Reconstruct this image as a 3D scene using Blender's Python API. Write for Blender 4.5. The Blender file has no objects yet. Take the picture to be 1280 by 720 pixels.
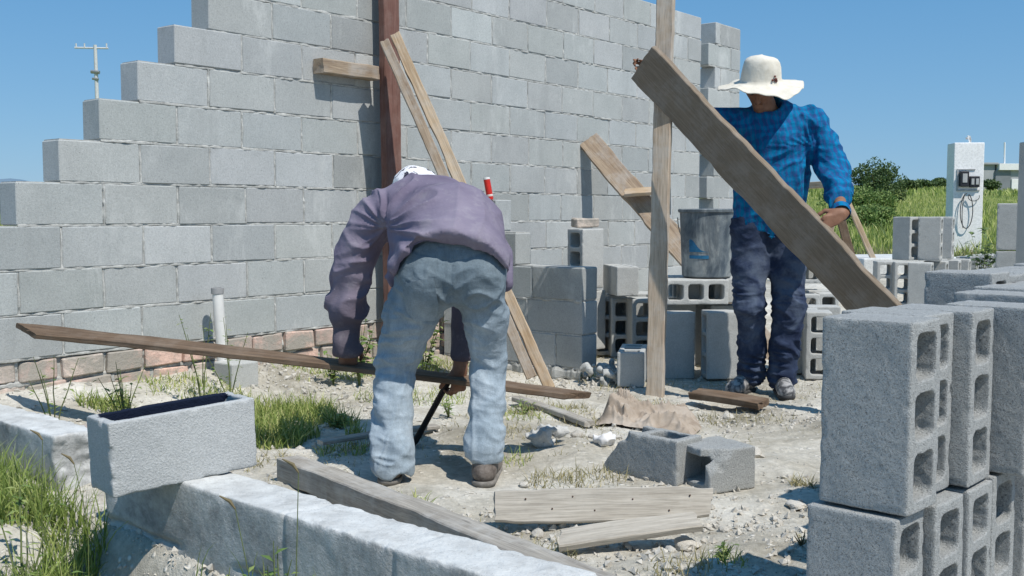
import bpy, bmesh, math, random
import numpy as np
from mathutils import Vector, Matrix

random.seed(7)
RNG = np.random.default_rng(11)
SC = bpy.context.scene
COL = SC.collection

# ------------------------------------------------------------------ camera
CAMZ = 0.95
FPX = 1314.0
PITCH = math.atan(92.0 / FPX)
cam_data = bpy.data.cameras.new("camera")
cam_data.sensor_width = 36.0
cam_data.lens = FPX / 1280.0 * 36.0
cam_data.clip_start = 0.05
cam_data.clip_end = 12000.0
cam = bpy.data.objects.new("camera", cam_data)
cam.location = (0, 0, CAMZ)
cam.rotation_euler = (math.pi / 2 - PITCH, 0, 0)
COL.objects.link(cam)
SC.camera = cam

def ray(px, py):
    u = (px - 640.0) / FPX
    v = -(py - 360.0) / FPX
    c, s = math.cos(PITCH), math.sin(PITCH)
    return Vector((u, c + v * s, -s + v * c))

def PZ(px, py, z=0.0):
    """real place of a photographed point known to lie at height z"""
    r = ray(px, py)
    t = (z - CAMZ) / r.z
    return Vector((0, 0, CAMZ)) + r * t

def PY(px, py, Y):
    """real place of a photographed point known to lie at distance Y"""
    r = ray(px, py)
    t = Y / r.y
    return Vector((0, 0, CAMZ)) + r * t

# ------------------------------------------------------------------ light
SUN_H = Vector((0.64, -0.768, 0)).normalized()
SUN_EL = math.radians(57)
sun_vec = Vector((SUN_H.x * math.cos(SUN_EL), SUN_H.y * math.cos(SUN_EL), math.sin(SUN_EL)))
sd = bpy.data.lights.new("sun", 'SUN')
sd.energy = 4.6
sd.angle = math.radians(0.53)
sd.color = (1.0, 0.95, 0.88)
sun = bpy.data.objects.new("sun", sd)
sun.rotation_euler = sun_vec.to_track_quat('Z', 'Y').to_euler()
sun.location = (3, -4, 8)
COL.objects.link(sun)

world = bpy.data.worlds.new("World")
SC.world = world
world.use_nodes = True
wt = world.node_tree
wt.nodes.clear()
wo = wt.nodes.new("ShaderNodeOutputWorld")
wb = wt.nodes.new("ShaderNodeBackground")
ws = wt.nodes.new("ShaderNodeTexSky")
ws.sky_type = 'NISHITA'
ws.sun_disc = False
ws.sun_elevation = SUN_EL
ws.sun_rotation = math.atan2(SUN_H.x, SUN_H.y)
ws.altitude = 400
ws.air_density = 1.0
ws.dust_density = 0.35
ws.ozone_density = 2.6
wb.inputs[1].default_value = 0.103
hs = wt.nodes.new("ShaderNodeHueSaturation")
hs.inputs["Saturation"].default_value = 1.0
hs.inputs["Hue"].default_value = 0.497
wt.links.new(ws.outputs[0], hs.inputs["Color"])
tc_ = wt.nodes.new("ShaderNodeTexCoord"); sx_ = wt.nodes.new("ShaderNodeSeparateXYZ")
wt.links.new(tc_.outputs["Generated"], sx_.inputs[0])
rp_ = wt.nodes.new("ShaderNodeValToRGB")
rp_.color_ramp.elements[0].position = 0.0; rp_.color_ramp.elements[0].color = (0.19, 0.43, 0.70, 1)
rp_.color_ramp.elements[1].position = 0.30; rp_.color_ramp.elements[1].color = (0.06, 0.285, 0.61, 1)
wt.links.new(sx_.outputs[2], rp_.inputs[0])
sc_ = wt.nodes.new("ShaderNodeVectorMath"); sc_.operation = 'SCALE'; sc_.inputs[3].default_value = 10.2
wt.links.new(rp_.outputs[0], sc_.inputs[0])
mx_ = wt.nodes.new("ShaderNodeMix"); mx_.data_type = 'RGBA'; mx_.inputs[0].default_value = 0.72
wt.links.new(hs.outputs[0], mx_.inputs[6]); wt.links.new(sc_.outputs[0], mx_.inputs[7])
wt.links.new(mx_.outputs[2], wb.inputs[0])
wt.links.new(wb.outputs[0], wo.inputs[0])

SC.view_settings.view_transform = 'Standard'
SC.view_settings.look = 'None'
SC.view_settings.exposure = 0
SC.cycles.use_denoising = True
SC.cycles.max_bounces = 6
SC.cycles.diffuse_bounces = 3
SC.cycles.transparent_max_bounces = 6

# ------------------------------------------------------------------ numpy noise
def _hash(ix, iy, iz, seed):
    h = (ix.astype(np.int64) * 374761393 + iy.astype(np.int64) * 668265263 + iz.astype(np.int64) * 2147483647 + seed * 974634777) & 0xffffffff
    h = ((h ^ (h >> 13)) * 1274126177) & 0xffffffff
    h = h ^ (h >> 16)
    return (h & 0xffff).astype(np.float32) / 32767.5 - 1.0

def noise3(x, y, z, seed=0):
    x = np.asarray(x, dtype=np.float64); y = np.asarray(y, dtype=np.float64); z = np.asarray(z, dtype=np.float64)
    x, y, z = np.broadcast_arrays(x, y, z)
    ix, iy, iz = np.floor(x), np.floor(y), np.floor(z)
    fx, fy, fz = x - ix, y - iy, z - iz
    fx = fx * fx * (3 - 2 * fx); fy = fy * fy * (3 - 2 * fy); fz = fz * fz * (3 - 2 * fz)
    r = 0
    for a in (0, 1):
        wx = fx if a else 1 - fx
        for b in (0, 1):
            wy = fy if b else 1 - fy
            for c in (0, 1):
                wz = fz if c else 1 - fz
                r = r + wx * wy * wz * _hash(ix + a, iy + b, iz + c, seed)
    return r

def fbm(x, y, z, seed=0, octaves=3):
    r, a, f = 0, 1.0, 1.0
    for i in range(octaves):
        r = r + a * noise3(np.asarray(x) * f, np.asarray(y) * f, np.asarray(z) * f, seed + i * 17)
        a *= 0.5; f *= 2.03
    return r

# ------------------------------------------------------------------ objects
def tag(o, label=None, cat=None, group=None, kind=None):
    if label: o["label"] = label
    if cat: o["category"] = cat
    if group: o["group"] = group
    if kind: o["kind"] = kind
    return o

def link(name, me, mat=None, parent=None):
    o = bpy.data.objects.new(name, me)
    COL.objects.link(o)
    if mat is not None:
        if isinstance(mat, (list, tuple)):
            for m in mat: me.materials.append(m)
        elif len(me.materials) == 0:
            me.materials.append(mat)
    if parent is not None:
        o.parent = parent
    return o

def empty(name, loc=(0, 0, 0), label=None, cat=None, group=None):
    o = bpy.data.objects.new(name, None)
    o.empty_display_size = 0.1
    o.location = loc
    COL.objects.link(o)
    return tag(o, label, cat, group)

def child(name, me, mat, parent):
    """part whose mesh is in world coordinates, hung under a thing at its base"""
    o = link(name, me, mat, parent)
    bpy.context.view_layer.update()
    o.matrix_parent_inverse = parent_world(parent).inverted()
    return o

def parent_world(p):
    m = Matrix.LocRotScale(p.location, p.rotation_euler, p.scale) if p.rotation_mode != 'QUATERNION' else Matrix.LocRotScale(p.location, p.rotation_quaternion, p.scale)
    if p.parent:
        return parent_world(p.parent) @ p.matrix_parent_inverse @ m
    return m

def np_mesh(name, verts, quads=None, tris=None, smooth=True, tint=None):
    me = bpy.data.meshes.new(name)
    verts = np.asarray(verts, dtype=np.float32)
    nq = 0 if quads is None else len(quads)
    nt = 0 if tris is None else len(tris)
    me.vertices.add(len(verts))
    me.vertices.foreach_set("co", verts.ravel())
    loops = []
    if nq: loops.append(np.asarray(quads, dtype=np.int32).ravel())
    if nt: loops.append(np.asarray(tris, dtype=np.int32).ravel())
    loops = np.concatenate(loops) if loops else np.zeros(0, np.int32)
    me.loops.add(len(loops))
    me.loops.foreach_set("vertex_index", loops)
    me.polygons.add(nq + nt)
    starts = np.concatenate([np.arange(nq) * 4, nq * 4 + np.arange(nt) * 3]).astype(np.int32)
    me.polygons.foreach_set("loop_start", starts)
    me.polygons.foreach_set("use_smooth", np.full(nq + nt, smooth))
    if tint is not None:
        a = me.color_attributes.new("tint", 'FLOAT_COLOR', 'POINT')
        t = np.asarray(tint, dtype=np.float32)
        if t.ndim == 1:
            t = np.stack([t, t, t, np.ones_like(t)], 1)
        a.data.foreach_set("color", t.ravel())
    me.update(calc_edges=True)
    me.validate()
    return me

def bm_mesh(name, bm, smooth=False, angle=None):
    me = bpy.data.meshes.new(name)
    bm.normal_update()
    bm.to_mesh(me)
    bm.free()
    for p in me.polygons: p.use_smooth = smooth
    if angle:
        me.set_sharp_from_angle(angle=math.radians(angle))
    return me

# ------------------------------------------------------------------ sdf and surface nets
class Field:
    def __init__(self, lo, hi, h):
        self.lo = np.array(lo, dtype=np.float64); self.h = h
        self.n = np.ceil((np.array(hi) - self.lo) / h).astype(int) + 1
        self.v = np.full(self.n, 1.0, dtype=np.float32)
        self.ax = [self.lo[i] + np.arange(self.n[i]) * h for i in range(3)]
    def sl(self, lo, hi):
        s = []
        for i in range(3):
            a = int(max(0, math.floor((lo[i] - self.lo[i]) / self.h)))
            b = int(min(self.n[i], math.ceil((hi[i] - self.lo[i]) / self.h) + 1))
            if b <= a: return None
            s.append(slice(a, b))
        return tuple(s)
    def grid(self, s=None):
        if s is None: s = (slice(None),) * 3
        return self.ax[0][s[0]][:, None, None], self.ax[1][s[1]][None, :, None], self.ax[2][s[2]][None, None, :]
    def cone(self, a, b, ra, rb, k=0.02, flat=None, sub=False, m=0.05):
        a = np.array(a, float); b = np.array(b, float)
        R = max(ra, rb) * (max(1.0, 1.0 / flat[1]) if flat else 1.0) + m + k
        s = self.sl(np.minimum(a, b) - R, np.maximum(a, b) + R)
        if s is None: return
        X, Y, Z = self.grid(s)
        px, py, pz = X - a[0], Y - a[1], Z - a[2]
        d = b - a
        sc = 1.0
        if flat:
            ax = np.array(flat[0], float); ax /= np.linalg.norm(ax); g = 1.0 / flat[1] - 1.0
            dt = px * ax[0] + py * ax[1] + pz * ax[2]
            px, py, pz = px + ax[0] * dt * g, py + ax[1] * dt * g, pz + ax[2] * dt * g
            d = d + ax * np.dot(d, ax) * g
            sc = min(1.0, (1 + flat[1]) / 2) if flat[1] < 1 else 1.0
        L2 = max(float(np.dot(d, d)), 1e-9)
        t = np.clip((px * d[0] + py * d[1] + pz * d[2]) / L2, 0, 1)
        q = np.sqrt((px - d[0] * t) ** 2 + (py - d[1] * t) ** 2 + (pz - d[2] * t) ** 2)
        q = (q - (ra + (rb - ra) * t)) * sc
        cur = self.v[s]
        if sub:
            q = -q
            hh = np.clip(k - np.abs(cur - q), 0, None) / max(k, 1e-6)
            self.v[s] = np.maximum(cur, q) + hh * hh * k * 0.25
        else:
            hh = np.clip(k - np.abs(cur - q), 0, None) / max(k, 1e-6)
            self.v[s] = np.minimum(cur, q) - hh * hh * k * 0.25
    def chain(self, pts, rs, k=0.02, flat=None):
        for i in range(len(pts) - 1):
            self.cone(pts[i], pts[i + 1], rs[i], rs[i + 1], k, flat)
    def cut(self, p, n):
        """keep the side n points to"""
        n = np.array(n, float); n /= np.linalg.norm(n)
        X, Y, Z = self.grid()
        d = -((X - p[0]) * n[0] + (Y - p[1]) * n[1] + (Z - p[2]) * n[2])
        self.v = np.maximum(self.v, d).astype(np.float32)
    def mesh(self, name="net", iso=0.0):
        v = self.v - iso
        v[0], v[-1] = 1, 1; v[:, 0], v[:, -1] = 1, 1; v[:, :, 0], v[:, :, -1] = 1, 1
        ins = v < 0
        nx, ny, nz = v.shape
        acc = np.zeros((nx - 1, ny - 1, nz - 1, 3), np.float32)
        cnt = np.zeros((nx - 1, ny - 1, nz - 1), np.float32)
        def sub(a, o):
            return a[o[0]:nx - 1 + o[0], o[1]:ny - 1 + o[1], o[2]:nz - 1 + o[2]]
        for ax in range(3):
            for o1 in (0, 1):
                for o2 in (0, 1):
                    o = [0, 0, 0]
                    oth = [i for i in range(3) if i != ax]
                    o[oth[0]] = o1; o[oth[1]] = o2
                    e = list(o); e[ax] = 1
                    A, B = sub(v, o), sub(v, e)
                    m = sub(ins, o) != sub(ins, e)
                    idx = np.nonzero(m)
                    va, vb = A[idx], B[idx]
                    t = va / (va - vb)
                    acc[idx[0], idx[1], idx[2], ax] += t
                    acc[idx[0], idx[1], idx[2], oth[0]] += o1
                    acc[idx[0], idx[1], idx[2], oth[1]] += o2
                    cnt[idx] += 1
        cells = np.nonzero(cnt > 0)
        vid = np.full(cnt.shape, -1, np.int64)
        vid[cells] = np.arange(len(cells[0]))
        P = acc[cells] / cnt[cells][:, None]
        P = (P + np.stack(cells, 1)) * self.h + self.lo
        quads = []
        for ax in range(3):
            oth = [(ax + 1) % 3, (ax + 2) % 3]
            sa = [slice(1, -1)] * 3; sb = [slice(1, -1)] * 3
            sa[ax] = slice(0, -1); sb[ax] = slice(1, None)
            A, B = ins[tuple(sa)], ins[tuple(sb)]
            for flip in (0, 1):
                m = (A & ~B) if not flip else (~A & B)
                i = list(np.nonzero(m))
                base = [i[0] + (0 if ax == 0 else 1), i[1] + (0 if ax == 1 else 1), i[2] + (0 if ax == 2 else 1)]
                q = []
                for (d1, d2) in ((0, 0), (-1, 0), (-1, -1), (0, -1)):
                    c = [base[0].copy(), base[1].copy(), base[2].copy()]
                    c[oth[0]] = c[oth[0]] + d1; c[oth[1]] = c[oth[1]] + d2
                    q.append(vid[c[0], c[1], c[2]])
                q = np.stack(q, 1)
                if flip: q = q[:, ::-1]
                quads.append(q)
        Q = np.concatenate(quads)
        Q = Q[(Q >= 0).all(1)]
        # fix orientation so that normals point outwards
        me_v = P
        a, b, c = me_v[Q[:, 0]], me_v[Q[:, 1]], me_v[Q[:, 2]]
        return me_v, Q

def normals(P, Q):
    a, b, c, d = P[Q[:, 0]], P[Q[:, 1]], P[Q[:, 2]], P[Q[:, 3]]
    n = np.cross(c - a, d - b)
    N = np.zeros_like(P)
    for i in range(4):
        np.add.at(N, Q[:, i], n)
    N /= np.maximum(np.linalg.norm(N, axis=1, keepdims=True), 1e-9)
    return N

def relax(P, Q, it=2, w=0.5):
    for _ in range(it):
        S = np.zeros_like(P); C = np.zeros(len(P))
        for i in range(4):
            j = (i + 1) % 4
            np.add.at(S, Q[:, i], P[Q[:, j]]); np.add.at(C, Q[:, i], 1)
            np.add.at(S, Q[:, j], P[Q[:, i]]); np.add.at(C, Q[:, j], 1)
        P = P * (1 - w) + (S / np.maximum(C, 1)[:, None]) * w
    return P

# ------------------------------------------------------------------ materials
class NT:
    def __init__(self, name):
        self.m = bpy.data.materials.new(name)
        self.m.use_nodes = True
        self.t = self.m.node_tree
        self.t.nodes.clear()
        self.out = self.t.nodes.new("ShaderNodeOutputMaterial")
        self.b = self.t.nodes.new("ShaderNodeBsdfPrincipled")
        self.t.links.new(self.b.outputs[0], self.out.inputs[0])
    def n(self, typ, **kw):
        nd = self.t.nodes.new("ShaderNode" + typ)
        for k, v in kw.items():
            setattr(nd, k, v)
        return nd
    def l(self, a, b): self.t.links.new(a, b)
    def obj(self): 
        return self.n("TexCoord").outputs["Object"]
    def geo(self):
        return self.n("NewGeometry").outputs["Position"]
    def mapping(self, vec, scale=(1, 1, 1), rot=(0, 0, 0)):
        m = self.n("Mapping"); m.inputs["Scale"].default_value = scale; m.inputs["Rotation"].default_value = rot
        self.l(vec, m.inputs[0]); return m.outputs[0]
    def noise(self, vec, scale, detail=4, rough=0.6, dist=0.0):
        t = self.n("TexNoise"); t.inputs["Scale"].default_value = scale; t.inputs["Detail"].default_value = detail
        t.inputs["Roughness"].default_value = rough; t.inputs["Distortion"].default_value = dist
        self.l(vec, t.inputs["Vector"]); return t.outputs["Fac"]
    def voro(self, vec, scale, feature='F1', out="Distance"):
        t = self.n("TexVoronoi"); t.feature = feature; t.inputs["Scale"].default_value = scale
        self.l(vec, t.inputs["Vector"]); return t.outputs[out]
    def ramp(self, fac, stops, interp='LINEAR'):
        r = self.n("ValToRGB"); cr = r.color_ramp; cr.interpolation = interp
        while len(cr.elements) < len(stops): cr.elements.new(0.5)
        for e, (p, c) in zip(cr.elements, stops):
            e.position = p
            e.color = (c, c, c, 1) if not isinstance(c, (tuple, list)) else (*c[:3], 1)
        self.l(fac, r.inputs[0]); return r.outputs[0]
    def mix(self, fac, a, b, mode='MIX'):
        m = self.n("Mix"); m.data_type = 'RGBA'; m.blend_type = mode; m.clamp_factor = True
        for i, v in ((0, fac), (6, a), (7, b)):
            if isinstance(v, (int, float)) and i == 0: m.inputs[0].default_value = v
            elif isinstance(v, (tuple, list)): m.inputs[i].default_value = (*v[:3], 1)
            elif isinstance(v, (int, float)): m.inputs[i].default_value = (v, v, v, 1)
            else: self.l(v, m.inputs[i])
        return m.outputs[2]
    def math(self, op, a, b=0.0, clamp=False):
        m = self.n("Math"); m.operation = op; m.use_clamp = clamp
        for i, v in ((0, a), (1, b)):
            if isinstance(v, (int, float)): m.inputs[i].default_value = v
            else: self.l(v, m.inputs[i])
        return m.outputs[0]
    def attr(self, name="tint"):
        a = self.n("Attribute"); a.attribute_name = name; return a.outputs["Color"]
    def rand(self):
        return self.n("ObjectInfo").outputs["Random"]
    def bump(self, h, strength=0.5, dist=0.01, prev=None):
        b = self.n("Bump"); b.inputs["Strength"].default_value = strength; b.inputs["Distance"].default_value = dist
        self.l(h, b.inputs["Height"])
        if prev is not None: self.l(prev, b.inputs["Normal"])
        return b.outputs[0]
    def done(self, color=None, rough=0.9, normal=None, spec=0.2, metal=None):
        if color is not None:
            if isinstance(color, (tuple, list)): self.b.inputs["Base Color"].default_value = (*color[:3], 1)
            else: self.l(color, self.b.inputs["Base Color"])
        if isinstance(rough, (int, float)): self.b.inputs["Roughness"].default_value = rough
        else: self.l(rough, self.b.inputs["Roughness"])
        if normal is not None: self.l(normal, self.b.inputs["Normal"])
        self.b.inputs["Specular IOR Level"].default_value = spec
        if metal is not None: self.b.inputs["Metallic"].default_value = metal
        return self.m

def m_concrete(name, base, lo=0.78, hi=1.15, grain=90, bump=0.6, tinted=False, randomise=0.12, blot=4, pits=True, lump=0.25, pitk=0.55):
    t = NT(name)
    p = t.geo() if tinted else t.obj()
    big = t.noise(p, blot, 5, 0.65)
    c = t.ramp(big, [(0.25, tuple(v * lo for v in base)), (0.75, tuple(min(1, v * hi) for v in base))])
    g = t.noise(p, grain, 3, 0.75)
    c = t.mix(0.6, c, t.ramp(g, [(0.3, 0.72), (0.7, 1.22)]), 'MULTIPLY')
    hgt = g
    if pits:
        vo = t.voro(p, grain * 1.1)
        pit = t.ramp(vo, [(0.0, 0.0), (0.22, 0.55), (0.4, 1.0)])
        n2 = t.ramp(t.noise(p, grain * 0.45, 2, 0.5), [(0.5, 1.0), (0.62, 0.0)])
        pit2 = t.mix(n2, pit, 1.0)
        c = t.mix(pitk, c, t.mix(0.35, pit2, 1.0), 'MULTIPLY')
        hgt = t.mix(0.6, g, pit2)
    if tinted:
        c = t.mix(1.0, c, t.attr(), 'MULTIPLY')
    elif randomise:
        r = t.math('MULTIPLY_ADD', t.rand(), 2 * randomise)
        t.t.nodes[-1].inputs[2].default_value = 1 - randomise
        cc = t.n("CombineColor")
        for i in range(3): t.l(r, cc.inputs[i])
        c = t.mix(1.0, c, cc.outputs[0], 'MULTIPLY')
    nb = t.bump(hgt, bump, 0.004)
    nb = t.bump(t.noise(p, 14, 4, 0.6), 0.25 * lump, 0.01, nb)
    return t.done(c, 0.93, nb, 0.12)

def m_wood(name, dark, light, scale=1.0, dirt=(0.3, 0.29, 0.27), dirtiness=0.35, bump=0.5):
    """grain runs along the board's local X"""
    t = NT(name)
    p = t.obj()
    off = t.n("VectorMath"); off.operation = 'ADD'
    rr = t.n("CombineXYZ"); t.l(t.math('MULTIPLY', t.rand(), 37.0), rr.inputs[0]); t.l(t.math('MULTIPLY', t.rand(), 11.0), rr.inputs[1])
    t.l(p, off.inputs[0]); t.l(rr.outputs[0], off.inputs[1]); p = off.outputs[0]
    g = t.noise(t.mapping(p, (2.2 * scale, 42 * scale, 42 * scale)), 1.0, 6, 0.7, 0.8)
    g2 = t.noise(t.mapping(p, (9 * scale, 190 * scale, 190 * scale)), 1.0, 3, 0.6)
    c = t.ramp(g, [(0.3, dark), (0.62, light)])
    c = t.mix(0.5, c, t.ramp(g2, [(0.35, 0.6), (0.6, 1.15)]), 'MULTIPLY')
    d = t.noise(p, 7, 5, 0.7)
    c = t.mix(t.math('MULTIPLY', t.ramp(d, [(0.45, 0.0), (0.66, 1.0)]), dirtiness), c, dirt)
    k = t.ramp(t.voro(t.mapping(p, (2.2, 9, 9)), 1.0), [(0.03, 0.25), (0.075, 1.0)])
    c = t.mix(0.75, c, k, 'MULTIPLY')
    nb = t.bump(g2, bump, 0.003)
    nb = t.bump(g, bump, 0.004, nb)
    return t.done(c, 0.82, nb, 0.2)

def m_plain(name, c, rough=0.7, metal=0.0, spec=0.3, var=0.15, scale=12, bump=0.0):
    t = NT(name)
    n = t.noise(t.obj(), scale, 4, 0.6)
    col = t.ramp(n, [(0.3, tuple(max(0, v * (1 - var)) for v in c)), (0.7, tuple(min(1, v * (1 + var)) for v in c))])
    nb = t.bump(n, bump, 0.01) if bump else None
    return t.done(col, rough, nb, spec, metal)

def m_fabric(name, build, rough=0.95, weave=700, bump=0.25):
    t = NT(name)
    p = t.geo()
    c = build(t, p)
    w = t.noise(p, weave, 2, 0.5)
    nb = t.bump(w, bump, 0.0015)
    f = t.noise(t.mapping(p, (1, 1, 1.6)), 24, 4, 0.55, 0.6)
    nb = t.bump(f, 0.35, 0.012, nb)
    m = t.done(c, rough, nb, 0.1)
    return m

M = {}
def m_wallblock():
    t = NT('wall_block_concrete')
    p = t.geo()
    c = t.ramp(t.noise(p, 5, 5, 0.65), [(0.28, (0.365, 0.382, 0.372)), (0.72, (0.425, 0.440, 0.428))])
    g = t.mix(0.5, t.noise(p, 110, 3, 0.75), t.noise(p, 240, 2, 0.7))
    c = t.mix(0.75, c, t.ramp(g, [(0.35, 0.70), (0.5, 1.0), (0.62, 1.15)]), 'MULTIPLY')
    v = t.ramp(t.voro(p, 42), [(0.05, 1.0), (0.13, 0.0)])
    sel = t.ramp(t.noise(p, 8, 2, 0.5), [(0.52, 0.0), (0.60, 1.0)])
    c = t.mix(t.math('MULTIPLY', t.math('MULTIPLY', v, sel), 0.75), c, (0.13, 0.13, 0.125))
    c = t.mix(1.0, c, t.attr(), 'MULTIPLY')
    # lime smears and drips that run over the joints
    s = t.noise(t.mapping(p, (1, 1, 0.45)), 3.4, 7, 0.78, 0.4)
    c = t.mix(t.math('MULTIPLY', t.ramp(s, [(0.55, 0.0), (0.68, 1.0)]), 0.45), c, (0.60, 0.61, 0.59))
    d = t.noise(t.mapping(p, (1.2, 1.2, 0.3)), 2.3, 6, 0.75, 0.5)
    c = t.mix(t.math('MULTIPLY', t.ramp(d, [(0.56, 0.0), (0.7, 1.0)]), 0.35), c, (0.27, 0.28, 0.275))
    return t.done(c, 0.94, t.bump(g, 0.6, 0.004, t.bump(t.noise(p, 9, 4, 0.6), 0.12, 0.01)), 0.1)
M['block_wall'] = m_wallblock()
M['mortar'] = m_concrete('joint_mortar', (0.45, 0.45, 0.425), 0.65, 1.3, 60, 0.8, randomise=0, blot=18, pits=False)
M['block'] = m_concrete('concrete_block', (0.455, 0.46, 0.44), 0.88, 1.08, 170, 0.5, randomise=0.06, blot=6)
def m_coarse(name, base):
    t = NT(name)
    p = t.obj()
    c = t.ramp(t.noise(p, 5, 5, 0.65), [(0.3, tuple(v * 0.92 for v in base)), (0.7, tuple(v * 1.06 for v in base))])
    g = t.noise(p, 150, 3, 0.8)
    g2 = t.noise(p, 300, 2, 0.8)
    gg = t.mix(0.4, g, g2)
    c = t.mix(0.9, c, t.ramp(gg, [(0.33, 0.40), (0.44, 0.86), (0.55, 1.05), (0.66, 1.22)]), 'MULTIPLY')
    st = t.noise(p, 3.1, 6, 0.75, 0.5)
    c = t.mix(t.math('MULTIPLY', t.ramp(st, [(0.56, 0.0), (0.72, 1.0)]), 0.25), c, (0.56, 0.56, 0.55))
    v = t.voro(p, 210)
    pitm = t.ramp(v, [(0.10, 1.0), (0.30, 0.0)])
    sel = t.ramp(t.noise(p, 95, 2, 0.5), [(0.40, 1.0), (0.52, 0.0)])
    pitm = t.math('MULTIPLY', pitm, sel)
    c = t.mix(t.math('MULTIPLY', pitm, 0.45), c, tuple(v_ * 0.35 for v_ in base))
    h = t.math('SUBTRACT', gg, t.math('MULTIPLY', pitm, 0.3))
    return t.done(c, 0.94, t.bump(h, 1.0, 0.006), 0.1)
M['block_rough'] = m_coarse('coarse_concrete_block', (0.395, 0.405, 0.395))
_unused = lambda: m_concrete('coarse_concrete_block', (0.455, 0.47, 0.475), 0.92, 1.06, 165, 1.0, randomise=0.04, blot=6, lump=0.05, pitk=0.95)
M['render'] = m_concrete('rough_mortar_coat', (0.62, 0.63, 0.61), 0.75, 1.12, 70, 0.9, randomise=0, blot=7)
M['white_render'] = m_concrete('white_painted_render', (0.86, 0.85, 0.83), 0.9, 1.03, 40, 0.3, randomise=0, blot=3, pits=False)
M['rock'] = m_concrete('pale_rubble', (0.56, 0.53, 0.47), 0.75, 1.2, 60, 0.7, randomise=0.15, blot=9)
M['lump'] = m_concrete('hardened_concrete_lump', (0.55, 0.55, 0.53), 0.7, 1.15, 80, 0.9, randomise=0, blot=14)
M['wood_new'] = m_wood('pale_sawn_pine', (0.30, 0.20, 0.115), (0.56, 0.43, 0.29), dirt=(0.5, 0.47, 0.42), dirtiness=0.4)
M['wood_post'] = m_wood('dusty_pine_post', (0.34, 0.26, 0.19), (0.52, 0.43, 0.33), dirt=(0.52, 0.49, 0.44), dirtiness=0.6)
M['wood_brown'] = m_wood('weathered_brown_board', (0.20, 0.14, 0.095), (0.40, 0.31, 0.22), dirt=(0.45, 0.43, 0.40), dirtiness=0.5)
M['wood_grey'] = m_wood('grey_weathered_board', (0.22, 0.20, 0.175), (0.40, 0.37, 0.32), dirt=(0.5, 0.49, 0.46), dirtiness=0.6)
M['wood_shade'] = m_wood('cement_stained_plank', (0.20, 0.155, 0.11), (0.235, 0.185, 0.135), dirt=(0.36, 0.33, 0.29), dirtiness=0.35, bump=0.12)
M['wood_dark'] = m_wood('dark_brown_board', (0.085, 0.058, 0.040), (0.19, 0.130, 0.085), dirt=(0.3, 0.25, 0.2), dirtiness=0.3)
M['wood_bleached'] = m_wood('sun_bleached_board', (0.29, 0.26, 0.215), (0.45, 0.415, 0.355), dirt=(0.5, 0.47, 0.41), dirtiness=0.4)
M['rust'] = m_wood('oxide_brown_post_paint', (0.13, 0.065, 0.05), (0.20, 0.105, 0.085), dirt=(0.28, 0.2, 0.17), dirtiness=0.35, bump=0.15)

# ------------------------------------------------------------------ terrain
def smooth(a, b, x):
    t = np.clip((np.asarray(x, float) - a) / (b - a), 0, 1)
    return t * t * (3 - 2 * t)

def terrain(x, y, fine=True):
    x = np.asarray(x, float); y = np.asarray(y, float)
    z = 0.13 * smooth(8.0, 11.0, y) + 0.032 * np.clip(y - 14.0, 0, 260) * (1 - 0.0)
    z = z + 0.22 * np.exp(-(((x - 3.9) / 1.1) ** 2 + ((y - 11.2) / 1.1) ** 2))
    z = z + 0.02 * noise3(x * 0.9, y * 0.9, 0, 3) + 0.3 * noise3(x * 0.02, y * 0.02, 0, 5) * smooth(20, 60, y)
    sd_ = (x + 2.148) * 0.778 - (y - 4.568) * 0.628          # distance out from the long wall
    al_ = (x + 2.148) * 0.628 + (y - 4.568) * 0.778           # distance along it
    z = z + (0.16 - 0.10 * smooth(0.6, 2.6, al_)) * (1 - smooth(2.9, 3.6, al_)) * np.exp(-(np.clip(sd_, 0, None) / 0.42) ** 2) * smooth(-3, -0.5, sd_) * (1 - smooth(9, 14, np.abs(x)))
    lw_ = (x + 1.253) * 0.653 + (y - 3.18) * 0.757; la_ = (x + 1.253) * 0.757 - (y - 3.18) * 0.653
    z = z - 0.17 * smooth(0.0, -0.10, lw_) * smooth(-0.22, 0.02, la_) * smooth(-2.6, -1.6, lw_)
    if fine:
        near = 1 - smooth(12, 16, y)
        z = z + near * (0.016 * noise3(x * 4, y * 4, 0, 8) + 0.007 * noise3(x * 11, y * 11, 0, 9))
    return z

def gz(x, y):
    return float(terrain(x, y))

def axis_vals(lo, hi, step, lo_far, hi_far, growth=1.13):
    v = list(np.arange(lo, hi + step / 2, step))
    s = step
    while v[-1] < hi_far:
        s *= growth; v.append(v[-1] + s)
    s = step; w = []
    c = lo
    while c > lo_far:
        s *= growth; c -= s; w.append(c)
    return np.array(w[::-1] + v)

gx = axis_vals(-3.0, 3.2, 0.022, -5000, 5000, 1.12)
gy = axis_vals(1.6, 8.2, 0.022, -40, 7000, 1.09)
GX, GY = np.meshgrid(gx, gy, indexing='ij')
GZ = terrain(GX, GY)
nearm = (1 - smooth(9, 12, GY)) * (1 - smooth(4, 6, np.abs(GX)))
peb = noise3(GX * 28, GY * 28, 1, 21)
GZ = GZ + nearm * (0.0035 * peb + 0.006 * np.clip(noise3(GX * 17, GY * 17, 3, 22) - 0.25, 0, 1) + 0.0025 * noise3(GX * 60, GY * 60, 5, 23))
nx_, ny_ = GX.shape
idx = np.arange(nx_ * ny_).reshape(nx_, ny_)
Q = np.stack([idx[:-1, :-1], idx[1:, :-1], idx[1:, 1:], idx[:-1, 1:]], -1).reshape(-1, 4)
me = np_mesh("ground", np.stack([GX, GY, GZ], -1).reshape(-1, 3), Q)
t = NT("dry_caliche_soil")
p = t.geo()
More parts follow.
